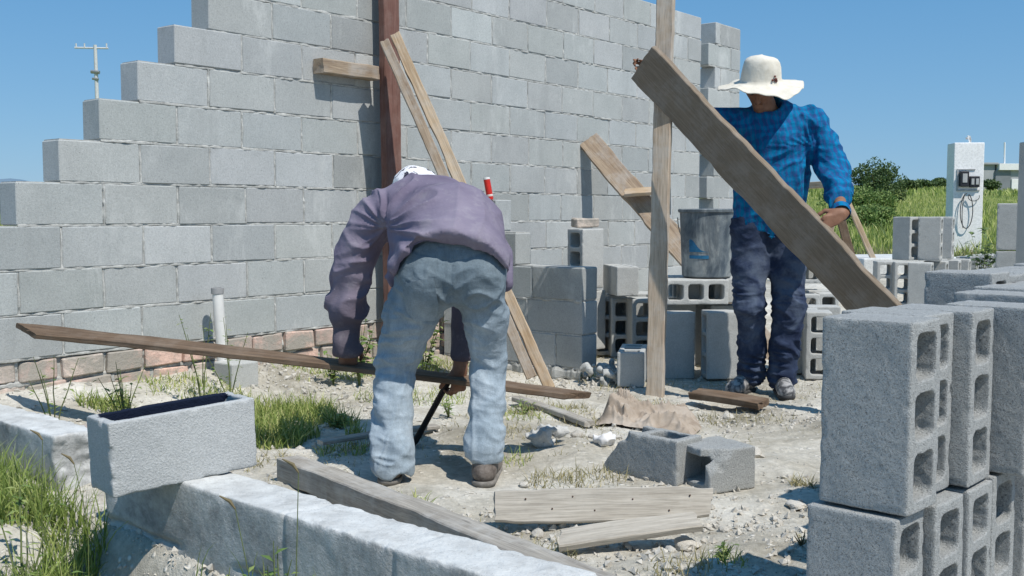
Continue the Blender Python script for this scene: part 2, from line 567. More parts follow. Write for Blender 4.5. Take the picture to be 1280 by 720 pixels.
c = t.ramp(t.noise(p, 1.3, 6, 0.7, 0.4), [(0.34, (0.31, 0.285, 0.23)), (0.47, (0.49, 0.46, 0.39)), (0.63, (0.65, 0.625, 0.56))])
c = t.mix(0.8, c, t.ramp(t.noise(p, 38, 5, 0.75), [(0.3, 0.66), (0.55, 1.0), (0.7, 1.25)]), 'MULTIPLY')
stones = t.voro(p, 26, 'F1', "Distance")
sm = t.ramp(stones, [(0.16, 1.0), (0.3, 0.0)])
sel = t.ramp(t.noise(p, 9, 3, 0.6), [(0.52, 0.0), (0.6, 1.0)])
smm = t.math('MULTIPLY', sm, sel)
c = t.mix(smm, c, (0.74, 0.71, 0.64))
dark = t.ramp(t.noise(p, 6, 6, 0.75), [(0.60, 0.0), (0.72, 1.0)])
c = t.mix(t.math('MULTIPLY', dark, 0.4), c, (0.27, 0.22, 0.14))
# far field: green
sep = t.n("SeparateXYZ"); t.l(p, sep.inputs[0])
far = t.n("MapRange"); far.interpolation_type = 'SMOOTHSTEP'
jit = t.math('ADD', sep.outputs[1], t.math('MULTIPLY', t.noise(p, 0.6, 4, 0.6), 5.0))
t.l(jit, far.inputs[0]); far.inputs[1].default_value = 15.5; far.inputs[2].default_value = 18.5
gr = t.ramp(t.noise(p, 0.12, 6, 0.7), [(0.35, (0.13, 0.17, 0.045)), (0.5, (0.20, 0.24, 0.07)), (0.65, (0.32, 0.32, 0.12))])
gr = t.mix(0.5, gr, t.ramp(t.noise(p, 2.5, 4, 0.7), [(0.35, 0.6), (0.6, 1.3)]), 'MULTIPLY')
c = t.mix(far.outputs[0], c, gr)
hh = t.mix(0.5, t.noise(p, 55, 5, 0.8), t.noise(p, 160, 3, 0.7))
nb = t.bump(hh, 0.8, 0.012)
nb = t.bump(smm, 0.6, 0.01, nb)
M['ground'] = t.done(c, 0.96, nb, 0.08)
o = link("ground", me, M['ground']); tag(o, kind="structure")

# hills: hazy blue ridge on the horizon
vx = np.linspace(-5200, 5200, 260)
rid = 70 + 62 * (0.5 + 0.5 * fbm(vx * 0.0016, 1.0, 2.0, 31, 4)) 
V, Qh = [], []
for j, (yy, f) in enumerate(((3300, -0.6), (3500, 0.55), (3900, 1.0), (4600, 0.6), (5600, -0.3))):
    for i in range(len(vx)):
        V.append((vx[i], yy + 60 * math.sin(vx[i] * 0.004), 20 + rid[i] * f + 12 * float(noise3(vx[i] * 0.006, j, 0, 5))))
n = len(vx)
for j in range(4):
    for i in range(n - 1):
        Qh.append((j * n + i, j * n + i + 1, (j + 1) * n + i + 1, (j + 1) * n + i))
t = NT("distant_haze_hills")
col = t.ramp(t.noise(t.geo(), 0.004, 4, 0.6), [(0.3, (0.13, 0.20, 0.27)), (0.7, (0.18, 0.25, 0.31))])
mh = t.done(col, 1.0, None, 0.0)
o = link("hills", np_mesh("hills", V, Qh), mh); tag(o, kind="structure")

# ------------------------------------------------------------------ masonry
def chamfer_template():
    bm = bmesh.new()
    vs = []
    for sx in (-1, 1):
        for sy in (-1, 1):
            for sz in (-1, 1):
                for ax in range(3):
                    v = bm.verts.new((sx * (1 if ax == 0 else 0.9), sy * (1 if ax == 1 else 0.9), sz * (1 if ax == 2 else 0.9)))
                    vs.append((sx, sy, sz, ax))
    bmesh.ops.convex_hull(bm, input=bm.verts)
    bmesh.ops.dissolve_limit(bm, angle_limit=0.02, verts=bm.verts, edges=bm.edges)
    bm.verts.ensure_lookup_table()
    faces = [[v.index for v in f.verts] for f in bm.faces]
    order = []
    for v in bm.verts:
        sx, sy, sz = (1 if v.co[i] > 0 else -1 for i in range(3))
        ax = max(range(3), key=lambda i: abs(v.co[i]))
        order.append((sx, sy, sz, ax))
    bm.free()
    return order, faces
CH_V, CH_F = chamfer_template()

class Masonry:
    """blocks laid in courses: one mesh of units, one mesh of mortar"""
    def __init__(self, O, d, n, thick):
        self.O = Vector(O); self.d = Vector(d).normalized(); self.n = Vector(n).normalized(); self.th = thick
        self.V, self.F, self.T = [], [], []
        self.mV, self.mQ = [], []
    def pt(self, s, off, z):
        return self.O + self.d * s + self.n * off + Vector((0, 0, z))
    def unit(self, s0, s1, z0, z1, ch=0.004, jit=0.0015, tint=None, th=None):
        base = len(self.V)
        th = th or self.th
        g = random.uniform
        po = g(-jit, jit) * 1.6
        cs = {}
        for a in (-1, 1):
            for b in (-1, 1):
                for c in (-1, 1):
                    cs[(a, b, c)] = (g(-jit, jit), po + g(-jit, jit), g(-jit, jit))
        for (sx, sy, sz, ax) in CH_V:
            j = cs[(sx, sy, sz)]
            s = (s1 if sx > 0 else s0) + j[0] - (0 if ax == 0 else sx * ch)
            o = (0 if sy > 0 else -th) + j[1] - (0 if ax == 1 else sy * ch)
            z = (z1 if sz > 0 else z0) + j[2] - (0 if ax == 2 else sz * ch)
            self.V.append(self.pt(s, o, z))
        for f in CH_F:
            self.F.append([base + i for i in f])
        if tint is None:
            v = 1 + random.gauss(0, 0.055)
            if random.random() < 0.14: v *= 0.87
            if random.random() < 0.13: v *= 1.08
            tint = (v * random.uniform(0.985, 1.015), v, v * random.uniform(0.985, 1.025))
        self.T += [(*tint, 1)] * len(CH_V)
    def joint(self, s0, z0, s1, z1, w=0.011, lo=-0.006, hi=0.0035, seed=0, step=0.016):
        """a squeezed bead of mortar between two points of the face"""
        L = math.hypot(s1 - s0, z1 - z0)
        k = max(2, int(L / step))
        tx, tz = (s1 - s0) / L, (z1 - z0) / L
        px, pz = -tz, tx
        base = len(self.mV)
        tt = np.linspace(0, 1, k + 1)
        nn = fbm(tt * L * 26 + s0 * 7, z0 * 13 + 3, seed, 41, 2)
        n2 = noise3(tt * L * 45 + s0 * 5, z0 * 11, seed + 5, 42)
        n3 = noise3(tt * L * 30 + s0 * 3, z0 * 17, seed + 9, 43)
        for i in range(k + 1):
            s = s0 + tx * L * tt[i]; z = z0 + tz * L * tt[i]
            off = lo + (hi - lo) * min(1, max(0, 0.42 + 0.55 * nn[i]))
            ww = w * (0.5 + 0.22 * n2[i])
            for a, oo in ((-1.0, off - 0.006), (-0.5, off), (0.5, off), (1.0, off - 0.006)):
                q = ww * a * 1.25 + n3[i] * 0.0012
                self.mV.append(self.pt(s + px * q, oo, z + pz * q))
        for i in range(k):
            for a in range(3):
                b = base + i * 4 + a
                self.mQ.append((b, b + 4, b + 5, b + 1))
    def core(self, s0, s1, z0, z1, inset=0.008, ends=0.006):
        th = self.th
        b = len(self.mV)
        for s in (s0 + ends, s1 - ends):
            for o in (-inset, -th + inset):
                for z in (z0 + 0.001, z1 - 0.001):
                    self.mV.append(self.pt(s, o, z))
        for q in ((0, 1, 3, 2), (4, 6, 7, 5), (0, 4, 5, 1), (2, 3, 7, 6), (1, 5, 7, 3), (0, 2, 6, 4)):
            self.mQ.append(tuple(b + i for i in q))
    def build(self, parent, mats, names=("masonry_blocks", "mortar")):
        bm = bmesh.new()
        lay = None
        me = bpy.data.meshes.new(names[0])
        me.from_pydata([tuple(v) for v in self.V], [], self.F)
        a = me.color_attributes.new("tint", 'FLOAT_COLOR', 'POINT')
        a.data.foreach_set("color", np.array(self.T, dtype=np.float32).ravel())
        bm.from_mesh(me); bmesh.ops.recalc_face_normals(bm, faces=bm.faces); bm.to_mesh(me); bm.free()
        child(names[0], me, mats[0], parent)
        me2 = np_mesh(names[1], np.array([tuple(v) for v in self.mV]), np.array(self.mQ), smooth=False)
        child(names[1], me2, mats[1], parent)

CH = 0.195
DW = Vector((0.628, 0.778, 0)).normalized()        # the long wall runs this way
NW = Vector((0.778, -0.628, 0)).normalized()       # and faces this way
OW = Vector((-2.148, 4.568, 0))                    # foot of its s = 0
Z0 = 0.315

def lay_courses(ms, rows, z0, g=0.010, first=None, seed=0, face_joints=True):
    """rows: list of (s_start, s_end, bond offset)"""
    for k, (a, b, off) in enumerate(rows):
        if b <= a: continue
        za, zb = z0 + k * CH, z0 + (k + 1) * CH
        js = [a]
        s = off
        while s < b:
            if s > a + 0.09 and s < b - 0.09: js.append(s + random.uniform(-0.012, 0.012))
            s += 0.4
        js.append(b)
        for i in range(len(js) - 1):
            s0 = js[i] + (g / 2 if i else 0); s1 = js[i + 1] - (g / 2 if i < len(js) - 2 else 0)
            wob = random.uniform(-0.0025, 0.0025)
            ms.unit(s0, s1, za + g / 2 + wob, zb - g / 2 + wob)
            if i: ms.joint(js[i], za + 0.004, js[i], zb - 0.004, seed=seed + k * 31 + i, lo=-0.006, hi=0.004)
        ms.joint(a + 0.004, za, b - 0.004, za, w=0.0125, lo=-0.0065, hi=0.005, seed=seed + k)
        ms.core(a, b, za, zb)

wall = empty("block_wall", OW, "long stepped wall of grey concrete blocks on a red brick footing", "wall")
ms = Masonry(OW, DW, NW, 0.15)
rows = []
for k in range(12):
    a = (k - 3) * 0.2 if k <= 8 else 1.0 + (k - 8) * 0.2
    if k == 9: a = 1.0
    rows.append((a, 6.04, 0.0 if k % 2 else 0.2))
lay_courses(ms, rows, Z0)
ms.build(wall, (M['block_wall'], M['mortar']))
# footing of bricks under the wall
t = NT("old_red_brick")
p = t.geo()
c = t.mix(0.75, (1, 1, 1), t.attr(), 'MULTIPLY')
c = t.mix(0.6, c, t.ramp(t.noise(p, 30, 5, 0.7), [(0.3, 0.6), (0.7, 1.3)]), 'MULTIPLY')
smear = t.ramp(t.noise(p, 4.0, 6, 0.75, 0.5), [(0.40, 0.0), (0.56, 1.0)])
c = t.mix(smear, c, (0.36, 0.33, 0.285))
M['brick'] = t.done(c, 0.92, t.bump(t.noise(p, 60, 4, 0.7), 0.7, 0.008), 0.1)
mf = Masonry(OW, DW, NW, 0.17)
zz = -0.12
kk = 0
while zz < Z0 - 0.02:
    h = 0.108
    s = -1.6 + (0.1 if kk % 2 else 0)
    while s < 6.1:
        ln = random.uniform(0.19, 0.225)
        r = random.random()
        tint = (0.56, 0.29, 0.18) if r < 0.5 else ((0.50, 0.36, 0.27) if r < 0.8 else (0.42, 0.22, 0.14))
        v = random.uniform(0.85, 1.15)
        mf.unit(s + 0.008, s + ln - 0.008, zz + 0.008, min(zz + h, Z0 - 0.004) - 0.006, ch=0.006, jit=0.006, tint=tuple(v * q for q in tint))
        if random.random() < 0.7: mf.joint(s, zz + 0.004, s, zz + h - 0.004, w=0.018, lo=-0.03, hi=0.0, seed=kk * 50)
        s += ln
    mf.joint(-1.6, zz, 6.1, zz, w=0.020, lo=-0.03, hi=0.002, seed=kk)
    zz += h; kk += 1
mf.core(-1.6, 6.1, -0.14, Z0 - 0.004, inset=0.022)
mf.build(wall, (M['brick'], M['mortar']), ("brick_footing", "footing_mortar"))

# second stretch of wall beyond the toothed gap
w2 = empty("block_wall", OW + DW * 6.25, "narrow toothed end of block wall rising behind the man in the white hat", "wall")
ms = Masonry(OW, DW, NW, 0.15)
rows = [(6.18 if k % 2 == 0 else 6.30, 6.78, 0.0 if k % 2 else 0.2) for k in range(-1, 12)]
lay_courses(ms, rows, Z0 - CH, seed=500)
ms.build(w2, (M['block_wall'], M['mortar']))

# stub wall at right angles, stepped
ST = Vector((0.40, 5.95, 0))
SR = Vector((-0.778, 0.628, 0)).normalized()
SN = Vector((-0.628, -0.778, 0)).normalized()
w3 = empty("block_wall", ST, "short stepped cross wall of five block courses beside the bent man", "wall")
ms = Masonry(ST, SR, SN, 0.15)
lay_courses(ms, [(0, 1.07, 0.18), (0, 1.07, 0.4), (0.0, 1.07, 0.36), (0.484, 1.07, 0.8), (0.638, 1.07, 0.9)], 0.065, seed=900)
ms.joint(0.0, 0.03, 0.9, 0.03, w=0.05, lo=0.0, hi=0.03, seed=77)
ms.build(w3, (M['block_wall'], M['mortar']))
# squeezed-out mortar at its foot
def lumps(name, pts, mat, parent, seed=0, h=0.008):
    pts = [(Vector(p), r) for p, r in pts]
    lo = [min(p[i] - r for p, r in pts) - 0.03 for i in range(3)]; hi = [max(p[i] + r for p, r in pts) + 0.03 for i in range(3)]
    F = Field(lo, hi, h)
    for p, r in pts: F.cone(p, p + Vector((0.001, 0, 0)), r, r, 0.02)
    X, Y, Z = F.grid()
    F.v = F.v + 0.35 * np.mean([r for _, r in pts]) * fbm(X * 45, Y * 45, Z * 45, seed, 3) * 1.5
    P, Q = F.mesh()
    me = np_mesh(name, P, Q)
    return child(name, me, mat, parent) if parent else link(name, me, mat)
random.seed(3)
lumps("mortar_heap", [(ST + Vector((random.uniform(-0.05, 0.22), random.uniform(-0.16, 0.16), random.uniform(0.0, 0.1))), random.uniform(0.008, 0.022)) for _ in range(50)], M['block'], w3, 5)

# ------------------------------------------------------------------ low rendered wall across the foreground
WV = Vector((0.757, -0.653, 0)).normalized()
WB = Vector((0.653, 0.757, 0)).normalized()
def low_wall(name, P0, length, label, seed, top=0.2, thick=0.165):
    e = empty(name, P0, label, "wall")
    h = 0.0075
    n = [int((length + 0.08) / h), int((thick + 0.08) / h), int((top + 0.2) / h)]
    F = Field((-0.04, -0.04, -0.26), (length + 0.04, thick + 0.04, top + 0.05), h)
    X, Y, Z = F.grid()
    wx = X + P0[0] * 3
    dx = np.maximum(np.maximum(-X, X - length), 0); 
    qx = np.abs(X - length / 2) - length / 2 + 0.005; qy = np.abs(Y - thick / 2) - thick / 2 + 0.005; qz = Z - top + 0.005
    qx = qx + 0.018 * fbm(Y * 16, Z * 16, X * 5, seed + 3, 3)
    qy = qy + 0.0015 * fbm(wx * 4, Y * 6, Z * 5, seed, 3) + 0.0010 * noise3(wx * 34, Y * 34, Z * 34, seed + 1)
    qz = qz + 0.003 * fbm(wx * 3, Y * 3, Z * 6, seed + 2, 2) + 0.002 * noise3(wx * 40, Y * 40, Z * 40, seed + 1)
    gate = np.clip(0.5 + 1.2 * noise3(wx * 7, Y * 7, Z * 7, seed + 21), 0, 1)
    jn_ = np.abs(np.mod(X + 0.03 * noise3(Y * 9, Z * 9, 0, seed + 5) + 0.12, 0.405) - 0.2)
    qy = qy + 0.005 * gate * np.exp(-(jn_ / 0.009) ** 2) + 0.014 * gate * np.exp(-((Z - 0.012 - 0.01 * noise3(wx * 6, 0, 0, 2)) / 0.010) ** 2)
    qz = qz + 0.003 * gate * np.exp(-(jn_ / 0.007) ** 2)
    qz = qz + 0.005 * np.clip(noise3(wx * 12, Y * 16, 1, seed + 31) - 0.25, 0, 1)
    out = np.sqrt(np.maximum(qx, 0) ** 2 + np.maximum(qy, 0) ** 2 + np.maximum(qz, 0) ** 2)
    F.v = (out + np.minimum(np.maximum(qx, np.maximum(qy, qz)), 0) - 0.005 + 0.006 * np.clip(1 + np.maximum(np.minimum(qy, qz), np.minimum(qx, qz)) / 0.02, 0, 1) * np.clip(fbm(wx * 30, Y * 30, Z * 30, seed + 40, 2) - 0.05, 0, 1)).astype(np.float32)
    P, Q = F.mesh()
    W = np.outer(P[:, 0], WV[:3]) + np.outer(P[:, 1], WB[:3]); W[:, 2] = P[:, 2]
    W += np.array([P0[0], P0[1], 0])
    Qf = Q[:, ::-1] if (WV.cross(WB)).z < 0 else Q
    me = np_mesh("rendered_body", W, Qf)
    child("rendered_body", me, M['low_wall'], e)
    return e
t = NT("cement_washed_low_wall")
p = t.geo()
big = t.noise(p, 3.2, 6, 0.7, 0.3)
c = t.ramp(big, [(0.38, (0.24, 0.245, 0.24)), (0.47, (0.38, 0.385, 0.375)), (0.56, (0.48, 0.485, 0.47)), (0.7, (0.60, 0.605, 0.59))])
c = t.mix(0.6, c, t.ramp(t.noise(p, 60, 4, 0.75), [(0.3, 0.7), (0.65, 1.15)]), 'MULTIPLY')
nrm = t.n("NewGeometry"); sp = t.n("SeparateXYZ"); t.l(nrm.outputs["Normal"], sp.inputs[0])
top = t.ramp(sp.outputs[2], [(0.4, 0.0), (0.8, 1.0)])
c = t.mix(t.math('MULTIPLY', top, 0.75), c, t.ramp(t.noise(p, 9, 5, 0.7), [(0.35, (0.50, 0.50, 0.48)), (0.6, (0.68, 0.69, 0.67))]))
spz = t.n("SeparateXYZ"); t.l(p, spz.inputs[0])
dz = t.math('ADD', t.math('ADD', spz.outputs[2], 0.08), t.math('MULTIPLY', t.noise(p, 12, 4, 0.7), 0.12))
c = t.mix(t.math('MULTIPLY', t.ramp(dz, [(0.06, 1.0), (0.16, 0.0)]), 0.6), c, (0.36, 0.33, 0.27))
stv = t.ramp(t.noise(t.mapping(p, (1, 1, 0.25)), 16, 5, 0.7, 0.3), [(0.50, 0.0), (0.66, 1.0)])
c = t.mix(t.math('MULTIPLY', stv, 0.35), c, (0.26, 0.26, 0.25))
pv_ = t.ramp(t.voro(p, 90), [(0.08, 1.0), (0.2, 0.0)])
c = t.mix(t.math('MULTIPLY', pv_, 0.55), c, (0.22, 0.22, 0.21))
M['low_wall'] = t.done(c, 0.93, t.bump(t.noise(p, 85, 4, 0.75), 0.8, 0.005, t.bump(t.noise(p, 22, 4, 0.6), 0.25, 0.012)), 0.12)
LB = Vector((-1.253, 3.18, 0))
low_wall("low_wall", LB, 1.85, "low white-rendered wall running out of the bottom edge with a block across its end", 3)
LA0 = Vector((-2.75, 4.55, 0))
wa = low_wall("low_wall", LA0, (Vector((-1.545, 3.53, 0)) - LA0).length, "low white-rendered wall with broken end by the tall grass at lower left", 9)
mb = Masonry(Vector((-1.56, 3.55, 0)), WV, -WB, 0.15)
mb.O = Vector((-1.60, 3.72, 0))
mb.unit(0.0, 0.10, 0.09, 0.19, ch=0.01, jit=0.006, tint=(0.52, 0.28, 0.18), th=0.10)
mb.unit(0.0, 0.07, 0.0, 0.085, ch=0.01, jit=0.006, tint=(0.55, 0.42, 0.33), th=0.10)
mb.mV = [Vector((0, 0, 0))] * 3; mb.mQ = []
me = bpy.data.meshes.new("brick_stub"); me.from_pydata([tuple(v) for v in mb.V], [], mb.F)
a = me.color_attributes.new("tint", 'FLOAT_COLOR', 'POINT'); a.data.foreach_set("color", np.array(mb.T, dtype=np.float32).ravel())
bm = bmesh.new(); bm.from_mesh(me); bmesh.ops.recalc_face_normals(bm, faces=bm.faces); bm.to_mesh(me); bm.free()
child("brick_stub", me, M['brick'], wa)

# ------------------------------------------------------------------ hollow concrete blocks
def block_mesh(name, L=0.393, W=0.148, H=0.193, cells=3, h=0.0048, seed=0, rough=1.0, keep=None, chip=1.0, wl=0.027):
    F = Field((-L / 2 - 0.02, -W / 2 - 0.02, -H / 2 - 0.02), (L / 2 + 0.02, W / 2 + 0.02, H / 2 + 0.02), h)
    X, Y, Z = F.grid()
    r = 0.004
    e = 0.0004 * rough * noise3(X * 100, Y * 100, Z * 100, seed) + 0.0006 * rough * noise3(X * 24, Y * 24, Z * 24, seed + 4)
    qx, qy, qz = np.abs(X) - L / 2 + r, np.abs(Y) - W / 2 + r, np.abs(Z) - H / 2 + r
    out = np.sqrt(np.maximum(qx, 0) ** 2 + np.maximum(qy, 0) ** 2 + np.maximum(qz, 0) ** 2) + np.minimum(np.maximum(qx, np.maximum(qy, qz)), 0) - r
    # chipped arrises: the noise bites harder where two faces meet
    srt = np.sort(np.stack(np.broadcast_arrays(qx, qy, qz), 0), 0)
    edge = np.clip(1 + srt[1] / 0.012, 0, 1)
    out = out + e + chip * 0.006 * edge * np.clip(noise3(X * 38, Y * 38, Z * 38, seed + 7) - 0.05, 0, 1)
    cw = (L - (cells + 1) * wl) / cells
    for i in range(cells):
        cx = -L / 2 + wl + cw / 2 + i * (cw + wl)
        tp = 1 - 0.05 * (Z / H)
        rr = 0.018
        ax, ay = np.abs(X - cx) - cw / 2 * tp + rr, np.abs(Y) - (W / 2 - wl) * tp + rr
        d = np.sqrt(np.maximum(ax, 0) ** 2 + np.maximum(ay, 0) ** 2) + np.minimum(np.maximum(ax, ay), 0) - rr + 0.0015 * rough * noise3(X * 60, Y * 60, Z * 60, seed + 9)
        out = np.maximum(out, -d)
    if keep is not None:
        out = np.maximum(out, keep(X, Y, Z))
    F.v = out.astype(np.float32)
    P, Q = F.mesh()
    return np_mesh(name, P, Q)

BM_ = [block_mesh("hollow_block", seed=s * 13, rough=0.8) for s in range(3)]
BNEAR = [block_mesh("coarse_hollow_block", seed=100 + s * 13, rough=1.0, h=0.0036, chip=0.7, wl=0.024) for s in range(3)]
HALF = block_mesh("half_block", L=0.2, cells=1, seed=300)
for m_ in BM_ + [HALF]: m_.materials.append(M['block'])
for m_ in BNEAR: m_.materials.append(M['block_rough'])

def block(center, ldir, cdir, label, group=None, var=0, near=False, half=False, name="concrete_block", jit=0.0, mesh=None, cat="block"):
    me = mesh or (HALF if half else (BNEAR if near else BM_)[var % 3])
    o = bpy.data.objects.new(name, me); COL.objects.link(o)
    x = Vector(ldir).normalized(); z = Vector(cdir); z = (z - x * z.dot(x)).normalized(); y = z.cross(x)
    m = Matrix((x, y, z)).transposed().to_4x4()
    if jit:
        m = m @ Matrix.Rotation(random.uniform(-jit, jit), 4, 'X') 
    m.translation = Vector(center)
    o.rotation_mode = 'QUATERNION'
    o.location = m.translation; o.rotation_quaternion = m.to_quaternion()
    tag(o, label, cat, group)
    return o
UP = Vector((0, 0, 1))
def dirv(deg):
    """horizontal unit vector, 0 = to the right of the picture, 90 = away"""
    return Vector((math.cos(math.radians(deg)), math.sin(math.radians(deg)), 0))

random.seed(5)
# foreground stack, right
FU = dirv(-43.5); FV = dirv(46.5)
FC = Vector((0.792, 2.06, 0))
zb = -0.06
def fstack(n, up, lab, du=0.0, dv=0.0, rot=0.0, dz=0.0, var=0):
    c = FC + FU * (-0.1 + du) + FV * (0.076 + 0.153 * n + dv) + Vector((0, 0, zb + 0.2 + 0.4 * up + dz))
    cd = Matrix.Rotation(math.radians(rot), 3, 'Z') @ FU
    o = block(c, UP * (1 if var % 2 else -1), cd, lab, "concrete blocks stacked upright in the foreground", var, near=True)
    return o
fstack(0, 1, "large upright block at the near left corner of the front stack, upper tier", var=0)
fstack(1, 1, "upper block set back between two others on the front stack, cells barely showing", du=-0.035, dv=0.004, rot=-1, var=1)
fstack(2, 1, "third upper block of the front stack, three deep cells open to the right", var=2, dv=0.006, rot=2)
fstack(3, 1, "fourth upper block of the front stack, standing at the right frame edge", du=0.06, dv=0.045, var=0)
fstack(0, 0, "lower block carrying the near left corner of the front stack", du=-0.018, dv=-0.016, rot=1, var=2)
fstack(1, 0, "lower block, second from the left in the front stack", du=0.0, dv=0.0, rot=-1.5, var=0)
fstack(2, 0, "lower block, third from the left in the front stack", du=0.005, dv=0.012, rot=0.5, var=1)
fstack(3, 0, "lower block, fourth from the left in the front stack", du=0.0, dv=0.03, rot=-1, var=2)
ords = ["fifth", "sixth", "seventh", "eighth", "ninth", "tenth", "eleventh"]
for i in range(7, 14):
    for tier in (0, 1):
        lab = f"block in the {'upper' if tier else 'lower'} tier of the row behind the front stack, its sunlit top {'in view' if tier else 'hidden'}"
        fstack(i, tier, "upright block in the long row running back behind the front stack", du=-0.22 + random.uniform(-0.012, 0.012), dv=-0.03, rot=random.uniform(-2, 2), dz=0.04 * tier + random.uniform(-0.008, 0.008), var=i)
for i in range(5, 13):
    fstack(i, 1, "upright block in the long row running back behind the front stack", du=-0.015 + random.uniform(-0.01, 0.01), dv=0.0, rot=random.uniform(-2, 2), dz=0.015 + random.uniform(-0.008, 0.008), var=i + 1)
for i in range(5, 13):
    fstack(i, 0, "upright block in the long row running back behind the front stack", du=-0.015, dv=0.0, dz=0.0, var=i + 1)

t = NT("block_with_dark_trough")
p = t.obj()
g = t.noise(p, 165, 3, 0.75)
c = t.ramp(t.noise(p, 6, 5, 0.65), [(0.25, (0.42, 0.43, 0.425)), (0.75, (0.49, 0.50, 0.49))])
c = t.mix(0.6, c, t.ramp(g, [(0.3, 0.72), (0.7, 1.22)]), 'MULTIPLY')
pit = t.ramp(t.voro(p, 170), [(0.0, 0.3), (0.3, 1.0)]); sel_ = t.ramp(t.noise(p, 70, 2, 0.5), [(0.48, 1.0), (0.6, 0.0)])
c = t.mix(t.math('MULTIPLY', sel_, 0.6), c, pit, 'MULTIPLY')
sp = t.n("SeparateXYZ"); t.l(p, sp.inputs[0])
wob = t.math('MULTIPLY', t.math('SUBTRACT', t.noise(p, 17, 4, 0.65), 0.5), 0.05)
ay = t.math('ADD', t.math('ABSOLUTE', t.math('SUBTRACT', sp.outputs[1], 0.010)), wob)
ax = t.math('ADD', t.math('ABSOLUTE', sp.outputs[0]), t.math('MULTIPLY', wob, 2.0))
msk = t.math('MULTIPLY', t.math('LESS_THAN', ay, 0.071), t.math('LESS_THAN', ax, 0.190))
c = t.mix(msk, c, (0.010, 0.016, 0.035))  # trough and middle of the top coloured dark navy, ragged edge
M['dark_trough'] = t.done(c, 0.9, t.bump(g, 0.9, 0.004), 0.12)
# loose block lying across the end of the low wall
l = Vector((0.74, 0.67, 0)).normalized()
L0 = Vector((-1.06, 2.775, 0))
c = L0 + l * 0.2 + Vector((-l.y, l.x, 0)) * 0.078 + Vector((0, 0, 0.303))
big = block_mesh("loose_block", L=0.43, W=0.16, H=0.205, cells=1, h=0.0042, seed=55, rough=1.0, chip=1.0, wl=0.02); big.materials.append(M['dark_trough'])
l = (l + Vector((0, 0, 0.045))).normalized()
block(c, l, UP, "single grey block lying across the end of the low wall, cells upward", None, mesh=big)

# pile in the middle distance
g2 = "upright hollow blocks piled behind the wooden post"
def bk(px, pyb, Y, ldir, cdir, hz, label, group=None, var=0, base=None, half=False):
    """block whose middle shows at column px, standing on height base at distance Y"""
    p = PY(px, 300, Y)
    b = base if base is not None else gz(p.x, p.y)
    return block((p.x, p.y, b + hz), ldir, cdir, label, group, var, half=half)
hv = dirv(-84)
bk(752, 0, 7.12, UP, hv, 0.2, "upright block with three dark cells partly behind the stepped cross wall", g2, 0)
bk(775, 0, 7.05, UP, hv, 0.2, "upright block with three dark cells, middle one of the three left of the post", g2, 1)
bk(800, 0, 6.92, UP, dirv(-82), 0.2, "upright block with three dark cells touching the left edge of the wooden post", g2, 2)
bk(826, 0, 7.0, UP, dirv(-84), 0.2, "upright block hidden behind the wooden post", g2, 0)
bk(812, 0, 7.3, UP, dirv(-84), 0.2, "upright block deep in the pile whose top edge shows past the post", g2, 1)
bk(776, 0, 7.0, dirv(98), UP, 0.1, "block set end-on on top of the pile, left of the wooden post", None, 1, base=0.415)
bk(732, 0, 6.95, UP, dirv(-140), 0.2, "tall upright block with dark cells rising behind the cross wall, brick piece on top", None, 2, base=0.46)
bk(735, 0, 6.98, UP, dirv(-140), 0.2, "upright block buried in the pile under the tall one", g2, 2, base=0.05)
bk(792, 0, 5.92, dirv(80), UP, 0.1, "small pale block on the ground against the foot of the wooden post", None, 0, half=False)
# two upright blocks carrying a flat one, under the bucket
bk(846, 0, 6.18, UP, dirv(6), 0.2, "upright block showing its broad face just right of the wooden post", None, 1)
bk(902, 0, 6.10, UP, dirv(4), 0.2, "upright block with broad face behind the shin of the man in the hat", None, 2)
bk(866, 0, 6.3, dirv(4), dirv(-86), 0.075, "flat block under the bucket, three cells facing forward", None, 0, base=0.415)
bk(858, 0, 6.52, dirv(94), dirv(4), 0.075, "flat block at the back left under the bucket, its cells turned sideways", None, 1, base=0.415)
bk(903, 0, 6.52, dirv(94), dirv(4), 0.075, "flat block at the back right under the bucket, its cells turned sideways", None, 2, base=0.415)
g5 = "upright blocks closing the back of the pile behind the wooden post"
for px_, Y_ in ((748, 7.34), (773, 7.30), (797, 7.20), (822, 7.24)):
    bk(px_, 0, Y_, UP, dirv(6), 0.2, "upright block closing the back of the pile behind the wooden post", g5, 1)
bk(1030, 0, 6.40, UP, dirv(-8), 0.2, "upright block behind the one beside the standing man's left leg", None, 1)
bk(1022, 0, 7.85, UP, dirv(-6), 0.2, "upright block at the very back of the little pile by the man's knee", None, 1)
bk(1012, 0, 7.86, UP, dirv(-6), 0.2, "topmost back block of the little pile by the man's knee", None, 2, base=0.45)
bk(848, 0, 6.55, UP, dirv(6), 0.2, "upright block at the back of the pile under the bucket", None, 1)
bk(877, 0, 6.62, UP, dirv(4), 0.2, "upright block deep under the bucket, in the dark gap between the two broad ones", None, 0)
bk(905, 0, 6.5, UP, dirv(4), 0.2, "upright block at the back of the pile behind the man's shin", None, 2)
# blocks right of the man
bk(1024, 0, 6.15, UP, dirv(-100), 0.2, "upright block with three dark cells beside the left leg of the standing man", None, 2)
bk(1003, 0, 6.35, UP, dirv(-20), 0.2, "upright block turned sideways behind the man's left leg", None, 0)
bk(1010, 0, 7.6, UP, dirv(-95), 0.2, "upright block seen between the man's knee and the leaning plank", None, 1)
bk(1034, 0, 7.7, UP, dirv(-95), 0.2, "upright block half hidden by the leaning plank, far side", None, 2)
bk(1012, 0, 7.65, UP, dirv(-95), 0.2, "top block of the little pile seen over the man's left knee", None, 0, base=0.45)

